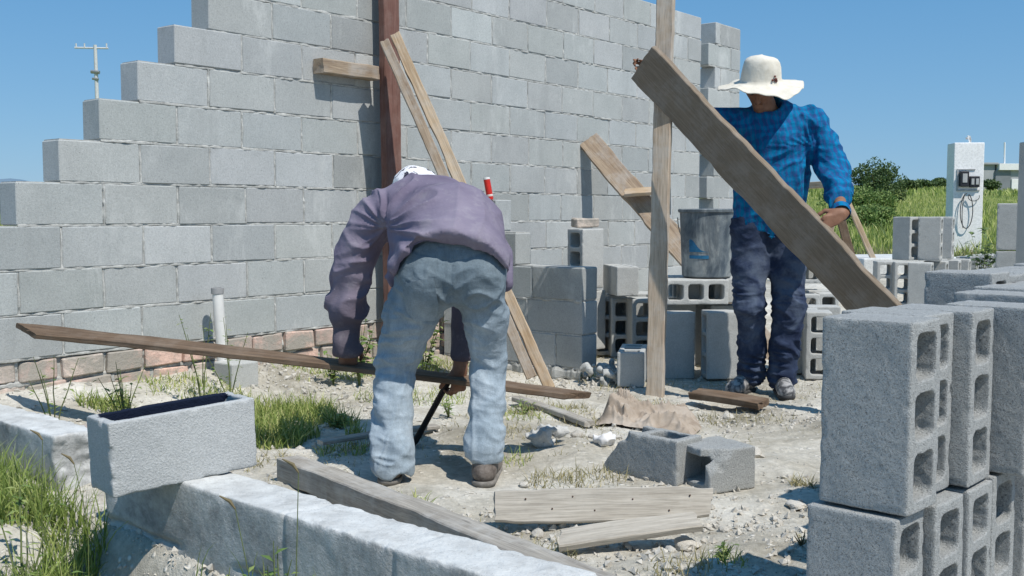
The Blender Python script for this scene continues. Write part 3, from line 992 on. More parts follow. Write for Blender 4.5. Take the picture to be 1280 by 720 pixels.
# far stack by the meter pillar
FB = 0.13
g3 = "hollow blocks stacked in rows in front of the white meter pillar"
def fs(px, Y, tier, rot, lab, var=0, z=None):
    p = PY(px, 300, Y)
    return block((p.x, p.y, FB + 0.2 + 0.402 * tier), UP, dirv(rot), lab, g3, var)
fs(1105, 9.55, 0, -98, "far-stack block with cells forward, leftmost next to the leaning plank", 0)
fs(1127, 9.45, 0, -98, "far-stack block with cells forward, second from the leaning plank", 1)
fs(1152, 9.3, 0, -30, "far-stack block with broad face, front corner of the bottom row", 2)
for i, (px, Y) in enumerate(((1171, 9.55), (1187, 9.8), (1200, 10.05), (1210, 10.6), (1220, 10.85), (1229, 11.1), (1238, 11.35))):
    fs(px, Y, 0, -32, "far-stack block with cells to the right, in the row below the white pillar", i)
fs(1133, 9.6, 1, -60, "top block of the far stack with its shaded broad face forward", 1)
fs(1163, 9.5, 1, -30, "top block of the far stack with three cells showing on its right edge", 0)
fs(1178, 9.9, 1, -30, "small corner of a top block behind the others in the far stack", 2)

# upright blocks at the right edge
g4 = "upright blocks stacked by the right edge of the picture"
for j, (px, tier, lab) in enumerate(((1262, 1, "upper upright block at the right edge with sunlit top"), (1262, 0, "lower upright block at the right edge, left of its neighbour"),
                                     (1298, 1, "upper upright block leaving the frame at the right edge"), (1298, 0, "lower upright block leaving the frame at the right edge"))):
    p = PY(px, 300, 8.9)
    block((p.x, p.y, 0.245 + 0.2 + 0.401 * tier), UP, dirv(-30), lab, g4, j)
for j, px in enumerate((1262, 1300)):
    p = PY(px, 300, 8.9)
    block((p.x, p.y, 0.08 + 0.075 + 0.01), dirv(3), dirv(-87), "flat block forming the base layer of the right edge stack", g4, j)

# broken blocks lying on the ground in the middle
def ground_block(px, py, ldeg, cdir, hz, label, mesh, tilt=0):
    p = PZ(px, py, 0.0)
    o = block((p.x, p.y, gz(p.x, p.y) + hz), dirv(ldeg), cdir, label, None, mesh=mesh)
    return o
brk = block_mesh("broken_block", seed=77, h=0.0045, rough=1.2, L=0.34, H=0.165, cells=2,
                 keep=lambda X, Y, Z: ((-X - 0.06) * 0.8 + (Z - 0.02) * 0.6 - 0.03 + (Y > 0) * -0.02 + 0.03 * noise3(X * 20, Y * 26, Z * 20, 78)))
brk.materials.append(M['block_rough'])
ground_block(814, 594, -46, UP, 0.078, "broken block with a big open cell and its shaded side to the camera", brk)
brk2 = block_mesh("broken_half_block", L=0.2, W=0.15, H=0.2, cells=1, seed=88, h=0.0045, rough=1.5,
                  keep=lambda X, Y, Z: (X + Y * 0.6 + Z * 0.5 - 0.13 + 0.02 * noise3(X * 25, Y * 25, Z * 25, 89)))
brk2.materials.append(M['block_rough'])
ground_block(893, 604, -62, dirv(-150), 0.075, "half block lying on its side with one dark cell facing left", brk2)

# ------------------------------------------------------------------ timber
def board(name, p0, p1, width, thick, wdir, mat, label=None, cat="board", group=None, parent=None, seed=0, bow=0.004, rough=0.0015, taper=1.0, cuts=(0.0, 0.0), twist=0.0, step=0.03, split=0.0):
    """plank from p0 to p1 (centre line); its broad side lies along wdir"""
    p0 = Vector(p0); p1 = Vector(p1)
    L = (p1 - p0).length
    x = (p1 - p0).normalized(); y = Vector(wdir); y = (y - x * y.dot(x)).normalized(); z = x.cross(y)
    k = max(4, int(L / step))
    c = min(0.004, thick * 0.2)
    prof = []
    ny = 6
    hw, ht = width / 2, thick / 2
    for i in range(ny + 1):
        prof.append((-hw + c + (width - 2 * c) * i / ny, ht))
    prof += [(hw, ht - c), (hw, -ht + c)]
    for i in range(ny, -1, -1):
        prof.append((-hw + c + (width - 2 * c) * i / ny, -ht))
    prof += [(-hw, -ht + c), (-hw, ht - c)]
    prof = np.array(prof); m = len(prof)
    t = np.linspace(0, 1, k + 1)
    T, Pj = np.meshgrid(t, np.arange(m), indexing='ij')
    yy = prof[Pj, 0]; zz = prof[Pj, 1]
    sc = 1 + (taper - 1) * T
    yy = yy * sc
    xx = T * L - L / 2
    xx = xx + (yy / width) * (cuts[0] * (1 - T) + cuts[1] * T) * 1.0
    endn = noise3(yy * 60, zz * 60, seed, 5) * 0.005
    xx = xx + np.where((T < 1e-6) | (T > 1 - 1e-6), endn, 0)
    yy = yy + rough * 1.6 * noise3(xx * 7, np.sign(yy) * 3, seed, 51) + rough * noise3(xx * 30, yy * 20, seed, 52)
    if split > 0:
        yy = yy - np.sign(yy) * split * np.clip(noise3(xx * 9, np.sign(yy) * 5, seed, 57), 0, 1)
    zz = zz + rough * 0.6 * noise3(xx * 12, yy * 45, np.sign(zz) * 2 + seed, 53) + bow * (1 - (2 * T - 1) ** 2) + 0.5 * rough * noise3(xx * 3, seed, 0, 54)
    a = twist * (T - 0.5)
    y2 = yy * np.cos(a) - zz * np.sin(a); z2 = yy * np.sin(a) + zz * np.cos(a)
    V = np.stack([xx, y2, z2], -1).reshape(-1, 3)
    idx = np.arange((k + 1) * m).reshape(k + 1, m)
    nx = np.roll(idx, -1, 1)
    Q = np.stack([idx[:-1], nx[:-1], nx[1:], idx[1:]], -1).reshape(-1, 4)
    Vl = V.tolist(); tris = []
    for e, r in ((0, idx[0]), (1, idx[-1])):
        cidx = len(Vl); Vl.append(V[r].mean(0).tolist())
        for i in range(m):
            a_, b_ = int(r[i]), int(r[(i + 1) % m])
            tris.append((cidx, b_, a_) if e == 0 else (cidx, a_, b_))
    me = np_mesh(name, Vl, Q[:, ::-1] if True else Q, [t_[::-1] for t_ in tris], smooth=True)
    bm = bmesh.new(); bm.from_mesh(me); bmesh.ops.recalc_face_normals(bm, faces=bm.faces); bm.to_mesh(me); bm.free()
    for p in me.polygons: p.use_smooth = True
    me.set_sharp_from_angle(angle=math.radians(32))
    o = link(name, me, mat)
    R = Matrix((x, y, z)).transposed().to_4x4(); R.translation = (p0 + p1) / 2
    o.rotation_mode = 'QUATERNION'; o.location = R.translation; o.rotation_quaternion = R.to_quaternion()
    if parent is not None:
        o.parent = parent; o.matrix_parent_inverse = parent_world(parent).inverted()
    else:
        tag(o, label, cat, group)
    return o

def tube(name, pts, r, mat, parent=None, label=None, cat=None, seg=10, closed_ends=True, rs=None):
    pts = [Vector(p) for p in pts]
    V, Qs, T = [], [], []
    up = Vector((0, 0, 1))
    for i, p in enumerate(pts):
        d = (pts[min(i + 1, len(pts) - 1)] - pts[max(i - 1, 0)]).normalized()
        a = d.orthogonal().normalized() if i == 0 else (a - d * a.dot(d)).normalized()
        b = d.cross(a)
        rr = rs[i] if rs else r
        for j in range(seg):
            an = 2 * math.pi * j / seg
            V.append(p + (a * math.cos(an) + b * math.sin(an)) * rr)
    for i in range(len(pts) - 1):
        for j in range(seg):
            j2 = (j + 1) % seg
            Qs.append((i * seg + j, i * seg + j2, (i + 1) * seg + j2, (i + 1) * seg + j))
    if closed_ends:
        V.append(pts[0]); V.append(pts[-1])
        for j in range(seg):
            j2 = (j + 1) % seg
            T.append((len(V) - 2, j2, j)); T.append((len(V) - 1, (len(pts) - 1) * seg + j, (len(pts) - 1) * seg + j2))
    me = np_mesh(name, [tuple(v) for v in V], Qs, T or None)
    me.set_sharp_from_angle(angle=math.radians(50))
    if parent is not None:
        return child(name, me, mat, parent)
    return tag(link(name, me, mat), label, cat)

def lathe(name, prof, loc, mat, parent=None, seg=32, label=None, cat=None, wob=0.0, axis=None):
    V, Qs = [], []
    for i, (r, z) in enumerate(prof):
        for j in range(seg):
            an = 2 * math.pi * j / seg
            rr = r * (1 + wob * math.sin(3 * an + z * 9))
            V.append((rr * math.cos(an), rr * math.sin(an), z))
    for i in range(len(prof) - 1):
        for j in range(seg):
            j2 = (j + 1) % seg
            Qs.append((i * seg + j, i * seg + j2, (i + 1) * seg + j2, (i + 1) * seg + j))
    R = Matrix.Identity(3)
    if axis is not None: R = Vector((0, 0, 1)).rotation_difference(Vector(axis)).to_matrix()
    V = [tuple(R @ Vector(v) + Vector(loc)) for v in V]
    me = np_mesh(name, V, Qs)
    me.set_sharp_from_angle(angle=math.radians(40))
    if parent is not None: return child(name, me, mat, parent)
    return tag(link(name, me, mat), label, cat)

def boxm(name, lo, hi, mat, parent=None, label=None, cat=None, bev=0.004, rot=None, origin=None, kind=None):
    bm = bmesh.new()
    bmesh.ops.create_cube(bm, size=1.0)
    s = [hi[i] - lo[i] for i in range(3)]; c = [(hi[i] + lo[i]) / 2 for i in range(3)]
    for v in bm.verts: v.co = Vector((v.co.x * s[0] + c[0], v.co.y * s[1] + c[1], v.co.z * s[2] + c[2]))
    if bev: bmesh.ops.bevel(bm, geom=bm.edges[:], offset=bev, segments=2, affect='EDGES', profile=0.5)
    if rot is not None:
        Rm = Matrix.Rotation(rot, 4, 'Z'); Rm.translation = Vector(origin)
        bmesh.ops.transform(bm, matrix=Rm, verts=bm.verts)
    me = bm_mesh(name, bm)
    if parent is not None: return child(name, me, mat, parent)
    return tag(link(name, me, mat), label, cat, None, kind)

def wall_pt(px, off=0.0, z=0.0):
    """point on the long wall's face under column px, pulled off it"""
    Z = 5.833 * FPX / (1700 - px)
    x = (px - 640) / FPX * Z
    return Vector((x, Z, z)) + NW * off
def zat(py, Y):
    return CAMZ - (py - 268.0) / FPX * Y

# oxide-brown upright against the wall
pb = wall_pt(476, 0.10)
board("upright_post", (pb.x + 0.01, pb.y, gz(pb.x, pb.y)), (pb.x - 0.012, pb.y, 2.62), 0.125, 0.05, DW, M['rust'], "tall oxide-brown upright standing against the block wall behind the bent man", "post", seed=1, bow=0.006)
# small board projecting at its left
q0 = wall_pt(394, 0.045, zat(87, 5.9)); q1 = wall_pt(463, 0.045, zat(86.5, 6.2))
q1.z = q0.z
board("short_board", q0, q1, 0.078, 0.085, UP, M['wood_brown'], "short brown board fixed level on the wall left of the brown upright", "board", seed=2)
# long double brace
A0 = PY(488, 47, 6.0); A1 = PZ(683, 488, 0.0)
wd = (A1 - A0).cross(Vector((0.25, -0.95, 0.1))).normalized()
side = Vector((1, 0, 0)); dA = (A1 - A0).normalized(); side = (side - dA * side.dot(dA)).normalized()
board("brace_plank", A0 + side * 0.032, A1 + side * 0.02, 0.062, 0.07, side, M['wood_new'], "longer pale pine plank of the pair leaning on the brown upright", "plank", seed=3, bow=0.008, split=0.008)
B1 = A0 + (A1 - A0) * 0.955
board("brace_plank", A0 - side * 0.030 + Vector((0, -0.02, -0.02)), B1 - side * 0.044 + Vector((0, -0.02, 0)), 0.055, 0.075, side, M['wood_brown'], "shorter browner plank of the pair leaning on the brown upright", "plank", seed=4, bow=-0.006)
# raking brace on the far wall
C0 = wall_pt(730, 0.03, 1.50); C1 = Vector((1.75, 6.85, gz(1.75, 6.85)))
dC = (C1 - C0).normalized()
wC = dC.cross(Vector((-0.2, -0.9, 0.5))).normalized()
board("raking_plank", C0, C1, 0.17, 0.035, wC, M['wood_brown'], "wide weathered plank leaning against the block wall behind the wooden post", "plank", seed=5, split=0.01)
mC = C0 + dC * 0.62
board("cleat", mC + Vector((-0.10, -0.06, 0.03)), mC + Vector((0.17, -0.10, 0.045)), 0.12, 0.028, Vector((0.2, 1, 0.35)), M['wood_new'], "small pale cleat nailed across the wide leaning plank", "board", seed=6)
# front post
P0 = PZ(819, 490, 0.0)
dP = Vector((1, -0.35, 0))
board("wooden_post", (P0.x, P0.y, gz(P0.x, P0.y) - 0.02), (P0.x + 0.045, P0.y + 0.02, 2.5), 0.092, 0.06, dP, M['wood_post'], "tall pale wooden post standing upright in front of the wall", "post", seed=7, bow=0.008, rough=0.002)
board("strap_board", (P0.x + 0.055, P0.y + 0.055, 0.95), (P0.x + 0.02, P0.y + 0.06, 2.45), 0.05, 0.035, dP, M['wood_grey'], "thin grey batten fixed behind the wooden post", "batten", seed=17, bow=0.01)

# big plank carried by the man in the hat
K0 = PY(804, 78, 5.50); K1a = PY(1088, 381, 4.86)
dK = (K1a - K0).normalized()
K1 = K0 + dK * ((0.02 - K0.z) / dK.z)
wK = dK.cross(Vector((-0.25, -0.82, -0.58))).normalized()
big_plank = board("wide_plank", K0, K1, 0.215, 0.042, wK, M['wood_shade'], "wide dark cement-stained plank held slanting by the man in the white hat", "plank", seed=8, bow=0.006, rough=0.003, split=0.006)

# long bar held by the bent man
H = 4.17
b0 = PY(32, 413, 4.27); b1 = PY(437, 455, H); b2 = PY(722, 495, 4.05)
d1 = (b2 - b0).normalized()
bar = board("long_batten", b0, b2, 0.10, 0.024, Vector((0.2, 1, 0.10)), M['wood_dark'], "long thin brown batten held low by the bent man, one end out to the left", "batten", seed=9, bow=0.012, cuts=(-0.14, 0.10), twist=-0.22, rough=0.002)
# pry bar in the right hand
h0 = PY(562, 474, 4.12); h1 = PZ(516, 556, 0.0)
h1.z = gz(h1.x, h1.y)
tube("pry_bar", [h0 + (h0 - h1) * 0.10, h0, (h0 + h1) / 2, h1 + (h0 - h1) * 0.08, h1], 0.014, m_plain("dark_steel_bar", (0.035, 0.03, 0.03), 0.5, 0.6, 0.4), None, "dark steel pry bar standing on the ground in the bent man's right hand", "tool", rs=[0.013, 0.013, 0.013, 0.014, 0.006])

# ground timber
board("formwork_beam", Vector((-0.80, 3.72, 0.044)), Vector((0.28, 2.36, 0.044)), 0.09, 0.082, Vector((0.78, 0.62, 0)), M['wood_grey'], "long grey formwork beam on the ground behind the low white wall", "beam", seed=10, bow=0.004, rough=0.003)
def gboard(label, a, b, width, thick, wdir, mat, za=0.0, zb=0.0, seed=0, name="plank", **kw):
    pa, pb_ = PZ(a[0], a[1], za), PZ(b[0], b[1], zb)
    return board(name, pa, pb_, width, thick, wdir, mat, label, "plank", seed=seed, **kw)
gboard("broad bleached plank lying tilted in front of the broken blocks", (618, 634), (888, 628), 0.105, 0.02, (0.1, 0.5, 0.86), M['wood_bleached'], 0.06, 0.06, 11, cuts=(0.0, 0.02), split=0.010)
gboard("narrow bleached plank propped on a stone below the broad one", (700, 676), (872, 652), 0.075, 0.024, (0.1, 0.95, 0.35), M['wood_bleached'], 0.03, 0.055, 12, cuts=(0.03, 0.0))
gboard("short dark brown offcut lying at the feet of the man in the hat", (868, 492), (955, 505), 0.11, 0.035, (0.35, 1, 0.1), M['wood_dark'], 0.035, 0.03, 13)
gboard("thin grey strip of wood lying past the end of the long batten", (645, 498), (737, 530), 0.055, 0.025, (0.8, 0.8, 0.0), M['wood_grey'], 0.02, 0.02, 14)
gboard("thin grey lath lying on the grass between the bent man's legs and the wall", (400, 553), (546, 533), 0.05, 0.018, (0.1, 1, 0.0), M['wood_grey'], 0.03, 0.03, 15)

_pl = [o for o in bpy.data.objects if o.get("label", "").startswith("broad bleached plank")][0]
_mn = m_plain("rusty_nail", (0.06, 0.035, 0.025), 0.6, 0.3)
for dx, dy in ((-0.24, 0.02), (-0.16, -0.012), (-0.095, 0.024), (-0.03, -0.02), (0.09, 0.012), (0.2, -0.025), (0.27, 0.02)):
    bm = bmesh.new(); bmesh.ops.create_cone(bm, cap_ends=True, segments=10, radius1=0.0032, radius2=0.0024, depth=0.006, matrix=Matrix.Translation((dx, dy, (1 if (_pl.matrix_basis.to_3x3() @ Vector((0, 0, 1))).y < 0 else -1) * 0.0135)))
    n_o = link("nail", bm_mesh("nail", bm, False), _mn, _pl)
# ------------------------------------------------------------------ bucket
bp = PY(884, 300, 6.42)
bz = 0.415 + 0.155
bk_ = empty("bucket", (bp.x, bp.y, bz), "grey-blue bucket caked with cement, standing on the flat blocks", "bucket")
t = NT("cement_caked_bucket")
p = t.obj()
c = t.ramp(t.noise(t.mapping(p, (1, 1, 0.5)), 6, 5, 0.7, 0.5), [(0.36, (0.06, 0.08, 0.10)), (0.48, (0.14, 0.165, 0.18)), (0.60, (0.33, 0.35, 0.34))])
c = t.mix(0.5, c, t.ramp(t.noise(t.mapping(p, (30, 30, 2.5)), 1, 3, 0.6), [(0.35, 0.65), (0.6, 1.2)]), 'MULTIPLY')
M['bucket'] = t.done(c, 0.55, t.bump(t.noise(p, 60, 4, 0.7), 0.4, 0.004), 0.4)
R0, R1, HB = 0.15, 0.168, 0.41
prof = [(0.001, 0.004), (R0 - 0.01, 0.0), (R0, 0.008)] + [(R0 + (R1 - R0) * i / 8, HB * i / 8) for i in range(1, 9)] + [(R1 - 0.006, HB), (R1 - 0.012, HB - 0.03), (R0 - 0.008, 0.03), (0.001, 0.03)]
lathe("bucket_body", prof, (bp.x, bp.y, bz), M['bucket'], bk_, 40)
rimp = [(R1, HB - 0.02), (R1 + 0.009, HB - 0.016), (R1 + 0.011, HB - 0.002), (R1 + 0.004, HB + 0.004), (R1 - 0.005, HB + 0.002)]
lathe("rim", rimp, (bp.x, bp.y, bz), M['bucket'], bk_, 40)
M['steel'] = m_plain("galvanised_wire", (0.35, 0.36, 0.37), 0.45, 0.8)
hpts = [(bp.x + (R1 + 0.012) * math.cos(a), bp.y + (R1 + 0.012) * math.sin(a) * 1.0, bz + HB - 0.05 - 0.20 * math.sin(u)) for u, a in ((i / 14 * math.pi, math.radians(20 + 150 * i / 14)) for i in range(15))]
tube("handle", hpts, 0.0035, M['steel'], bk_, seg=6)
# faded blue emblem: a peak over a bar
def on_bucket(name, poly, mat):
    bm = bmesh.new()
    N = 14
    a0 = math.radians(-122)
    pts = []
    for (u, v) in poly:
        pts.append((u, v))
    V = []
    for (u, v) in pts:
        zz_ = v; rr = R0 + (R1 - R0) * zz_ / HB + 0.0025
        an = a0 + u / rr
        V.append(bm.verts.new((bp.x + rr * math.cos(an), bp.y + rr * math.sin(an), bz + zz_)))
    n_ = len(V) // 2
    for i in range(n_ - 1):
        bm.faces.new((V[i], V[i + 1], V[n_ + i + 1], V[n_ + i]))
    child(name, bm_mesh(name, bm, True), mat, bk_)
M['emblem'] = m_plain("faded_blue_print", (0.03, 0.16, 0.30), 0.6, var=0.3, scale=40)
us = np.linspace(-0.055, 0.07, 12)
on_bucket("emblem", [(u, 0.155) for u in us] + [(u, 0.155 + 0.001 + 0.075 * math.exp(-((u + 0.045) / 0.05) ** 2)) for u in us], M['emblem'])
on_bucket("emblem", [(u, 0.115) for u in us] + [(u, 0.135) for u in us], M['emblem'])

# ------------------------------------------------------------------ small things
# brick piece on the tall block
bpz = PY(737, 300, 6.95)
mb = Masonry(Vector((bpz.x - 0.09, bpz.y - 0.02, 0)), Vector((1, 0.25, 0)), Vector((0.25, -1, 0)), 0.1)
mb.unit(0, 0.165, 0.862, 0.925, ch=0.008, jit=0.005, tint=(0.56, 0.42, 0.30))
me = bpy.data.meshes.new("brick_piece"); me.from_pydata([tuple(v) for v in mb.V], [], mb.F)
a = me.color_attributes.new("tint", 'FLOAT_COLOR', 'POINT'); a.data.foreach_set("color", np.array(mb.T, dtype=np.float32).ravel())
bm = bmesh.new(); bm.from_mesh(me); bmesh.ops.recalc_face_normals(bm, faces=bm.faces); bm.to_mesh(me); bm.free()
tag(link("brick_piece", me, M['brick']), "pale brick piece lying on the tall upright block", "brick")
# red and white tube on the cross wall
ct = PY(613, 240, 6.36); ct.z = 0.065 + 5 * CH - 0.003
ca = empty("spray_can", ct, "red can with white top standing tilted on the cross wall", "can")
ax = Vector((-0.18, 0.05, 1)).normalized()
lathe("can_body", [(0.001, 0), (0.019, 0.002), (0.020, 0.02), (0.020, 0.125), (0.001, 0.126)], ct, m_plain("red_can_paint", (0.55, 0.03, 0.02), 0.35, var=0.1), ca, 20, axis=ax)
lathe("cap", [(0.0205, 0.124), (0.021, 0.130), (0.019, 0.136), (0.001, 0.137)], ct, m_plain("white_cap", (0.75, 0.74, 0.72), 0.5), ca, 20, axis=ax)
lathe("label_band", [(0.0204, 0.02), (0.0207, 0.021), (0.0207, 0.032), (0.0204, 0.033)], ct, m_plain("pale_band", (0.7, 0.6, 0.55), 0.5), ca, 20, axis=ax)
# pvc riser with its concrete cube
pp = PZ(286, 492, 0.0); pp = Vector((-1.44, 5.05, 0))
cu = boxm("concrete_cube", (-0.08, -0.075, -0.05), (0.08, 0.075, 0.165), M['block'], None, "squat grey concrete cube on the ground against the brick footing", "block", 0.008, math.radians(51), (-1.375, 5.2, 0.055))
pv = Vector((-1.455, 5.22, 0))
pipe = empty("drain_pipe", (pv.x, pv.y, 0.0), "white plastic pipe standing up against the wall foot", "pipe")
M['pvc'] = m_plain("white_pvc", (0.72, 0.71, 0.68), 0.4, var=0.08)
tube("pipe_body", [(pv.x + 0.012, pv.y, -0.02), (pv.x + 0.004, pv.y, 0.3), (pv.x - 0.012, pv.y, 0.575)], 0.027, M['pvc'], pipe, seg=18, closed_ends=False)
lathe("collar", [(0.029, -0.03), (0.031, -0.028), (0.031, 0.0), (0.022, 0.001), (0.021, -0.06)], (pv.x - 0.012, pv.y, 0.585), m_plain("grey_pipe_collar", (0.3, 0.3, 0.3), 0.6), pipe, 18)
# green bottle on the wall
gp = wall_pt(845, -0.07, Z0 + 12 * CH)
lathe("glass_bottle", [(0.001, 0), (0.032, 0.001), (0.033, 0.1), (0.028, 0.13), (0.013, 0.165), (0.012, 0.2), (0.001, 0.2)], gp, m_plain("dark_green_glass", (0.01, 0.07, 0.035), 0.15, spec=0.5), None, 18, "dark green bottle on top of the block wall beside the post", "bottle")

# crumpled kraft sack
u_, v_ = np.meshgrid(np.linspace(-1, 1, 110), np.linspace(-1, 1, 90), indexing='ij')
cx, cy = 0.64, 4.80
ang = np.arctan2(v_, u_)
shrink = 1 - 0.16 * (0.5 + 0.5 * fbm(np.cos(ang) * 1.6, np.sin(ang) * 1.6, 0, 61, 3))
X = cx + (u_ * 0.215 + v_ * 0.05) * shrink; Y = cy + (v_ * 0.25 - u_ * 0.12) * shrink
lift = 0.016 + 0.018 * np.exp(-((u_ - 0.25) ** 2 + (v_ - 0.1) ** 2) / 0.35)
rid = np.abs(noise3(X * 9 + 2 * noise3(X * 5, Y * 5, 0, 62), Y * 15, 1, 63))
fold = 0.075 * (1 - rid) ** 5 * smooth(0.1, -0.7, u_ + 0) + 0.04 * (1 - np.abs(noise3(X * 6, Y * 7, 4, 64))) ** 4 + 0.030 * (1 - np.abs(noise3(X * 19 + 1.2 * noise3(X * 8, Y * 8, 2, 68), Y * 12, 4, 65))) ** 4 + 0.010 * (1 - np.abs(noise3(X * 42, Y * 34, 4, 66))) ** 3
Z = terrain(X, Y) + lift + fold * (1 - 0.85 * smooth(0.7, 1.0, np.maximum(np.abs(u_), np.abs(v_))))
edge = np.maximum(np.abs(u_), np.abs(v_))
Z = Z - (lift - 0.008) * smooth(0.9, 1.0, edge)
idx = np.arange(110 * 90).reshape(110, 90)
Qs = np.stack([idx[:-1, :-1], idx[1:, :-1], idx[1:, 1:], idx[:-1, 1:]], -1).reshape(-1, 4)
t = NT("kraft_paper")
c = t.ramp(t.noise(t.geo(), 9, 5, 0.65), [(0.3, (0.25, 0.195, 0.145)), (0.5, (0.37, 0.31, 0.25)), (0.75, (0.47, 0.42, 0.36))])
tag(link("paper_sack", np_mesh("paper_sack", np.stack([X, Y, Z], -1).reshape(-1, 3), Qs), t.done(c, 0.85, t.bump(t.noise(t.geo(), 60, 4, 0.6), 0.3, 0.006))), "crumpled brown paper cement sack lying open behind the broken blocks", "sack")
# crumpled white rag
def crumple(name, px, py, r, mat, label, cat, seed, sq=0.6, h=0.007):
    p = PZ(px, py, 0); g = gz(p.x, p.y)
    F = Field((p.x - r * 1.7, p.y - r * 1.7, g - 0.04), (p.x + r * 1.7, p.y + r * 1.7, g + r * 1.7), h)
    rr_ = random.Random(seed)
    for _ in range(7):
        q = Vector((p.x + rr_.uniform(-r, r) * 0.8, p.y + rr_.uniform(-r, r) * 0.6, g + r * sq * rr_.uniform(0.1, 0.6)))
        F.cone(q, q + Vector((rr_.uniform(-r, r) * 0.5, 0, rr_.uniform(0, r * 0.3))), r * 0.44, r * 0.28, 0.02)
    X, Y, Z = F.grid()
    F.v = F.v + (0.022 * np.abs(noise3(X * 30, Y * 30, Z * 30, seed)) + 0.006 * noise3(X * 70, Y * 70, Z * 70, seed)).astype(np.float32)
    P, Q = F.mesh()
    return tag(link(name, np_mesh(name, P, Q), mat), label, cat)
crumple("concrete_lump", 683, 560, 0.078, M['lump'], "two-humped lump of hardened concrete on the ground right of the bent man", "rubble", 4, 1.25)
crumple("plastic_rag", 752, 562, 0.06, m_plain("dirty_white_rag", (0.66, 0.65, 0.64), 0.7, var=0.12), "crumpled whitish rag between the concrete lump and the broken block", "rag", 6, 0.9)

# saw-horse far right, on a low slab
slab = boxm("concrete_slab", (-0.55, -0.5, -0.35), (0.62, 0.5, 0.0), M['render'], None, "low pale concrete slab in front of the tall grass", "slab", 0.02, math.radians(12), (4.05, 11.4, 0.50))
sh = empty("sawhorse", (3.7, 11.0, 0.5), "wooden sawhorse behind the man in the hat, its pale leg slanting right", "sawhorse")
s0 = PY(1051, 232, 11.0); s1 = PY(1093, 327, 10.95)
board("leg", s0, s1, 0.055, 0.03, (1, 0, 0.4), M['wood_new'], parent=sh, seed=21)
board("leg", s0 + Vector((-0.02, 0.25, 0)), PY(1066, 330, 11.3), 0.09, 0.04, (1, 0, 0), M['wood_dark'], parent=sh, seed=22)
board("leg", s0 + Vector((-0.03, 0.02, 0)), PY(1032, 335, 11.0), 0.055, 0.03, (1, 0, 0.4), M['wood_brown'], parent=sh, seed=23)
board("top_rail", s0 + Vector((0.03, -0.1, 0.02)), s0 + Vector((-0.35, 0.9, 0.02)), 0.10, 0.07, (1, 0.3, 0), M['wood_new'], parent=sh, seed=24)

# meter pillar
mp = PY(1211, 268, 17.0)
mz = gz(mp.x, mp.y)
mpil = empty("meter_pillar", (mp.x, mp.y, mz), "white rendered pillar with electricity meters and a dangling cable", "pillar")
rotp = math.radians(-17 + 38)
W_, D_ = 0.40, 0.34
topz = zat(179, 17.0)
def pil(name, lo, hi, mat, bev=0.004):
    return boxm(name, lo, hi, mat, mpil, None, None, bev, -math.radians(5), (mp.x - 0.02, mp.y, 0))
pil("column", (-0.235, 0, mz - 0.3), (0.235, 0.36, topz), M['white_render'], 0.012)
dk = m_plain("meter_black", (0.03, 0.03, 0.035), 0.4)
gy_ = m_plain("grey_meter_case", (0.42, 0.42, 0.41), 0.5)
za_, zb_ = zat(239, 17), zat(213, 17)
pil("meter_frame", (-0.19, -0.018, za_), (0.175, 0.002, za_ + 0.025), gy_)
pil("meter_frame", (-0.19, -0.018, za_ + 0.025), (-0.165, 0.002, zb_), gy_)
pil("meter_frame", (-0.19, -0.018, zb_), (0.10, 0.002, zb_ + 0.02), gy_)
pil("meter_box", (-0.155, -0.09, za_ + 0.07), (-0.02, -0.001, zb_ - 0.02), dk, 0.01)
pil("meter_box", (0.0, -0.07, za_ + 0.06), (0.155, -0.001, zb_ - 0.10), dk, 0.01)
pil("meter_dial", (-0.125, -0.10, za_ + 0.13), (-0.05, -0.091, zb_ - 0.06), gy_, 0.006)
pil("meter_dial", (0.02, -0.08, za_ + 0.10), (0.065, -0.071, zb_ - 0.14), gy_, 0.004)
pil("meter_dial", (0.09, -0.08, za_ + 0.10), (0.135, -0.071, zb_ - 0.14), gy_, 0.004)
cz = za_ - 0.02
def loopc(cx, cz, rx, rz, a0, a1, n=20):
    return [(mp.x + cx + rx * math.cos(a0 + (a1 - a0) * i / n), mp.y - 0.05, cz + rz * math.sin(a0 + (a1 - a0) * i / n)) for i in range(n + 1)]
ck = m_plain("black_cable", (0.06, 0.06, 0.06), 0.6)
tube("cable", loopc(-0.06, cz - 0.30, 0.10, 0.28, math.pi / 2, math.pi * 2.4, 28), 0.008, ck, mpil, seg=6)
tube("cable", loopc(-0.08, cz - 0.33, 0.05, 0.30, math.pi / 2, math.pi * 1.3), 0.007, ck, mpil, seg=6)
tube("cable", loopc(0.05, cz - 0.07, 0.09, 0.07, math.pi * 0.9, math.pi * 2.1), 0.006, ck, mpil, seg=6)
tube("service_head", [(mp.x + 0.05, mp.y + 0.15, topz - 0.05), (mp.x + 0.05, mp.y + 0.15, topz + 0.06), (mp.x + 0.03, mp.y + 0.13, topz + 0.10), (mp.x - 0.03, mp.y + 0.10, topz + 0.07)], 0.02, gy_, mpil, seg=8)
tube("anchor", [(mp.x + 0.02, mp.y + 0.1, topz), (mp.x - 0.01, mp.y + 0.1, topz + 0.12)], 0.01, M['white_render'], mpil, seg=6)

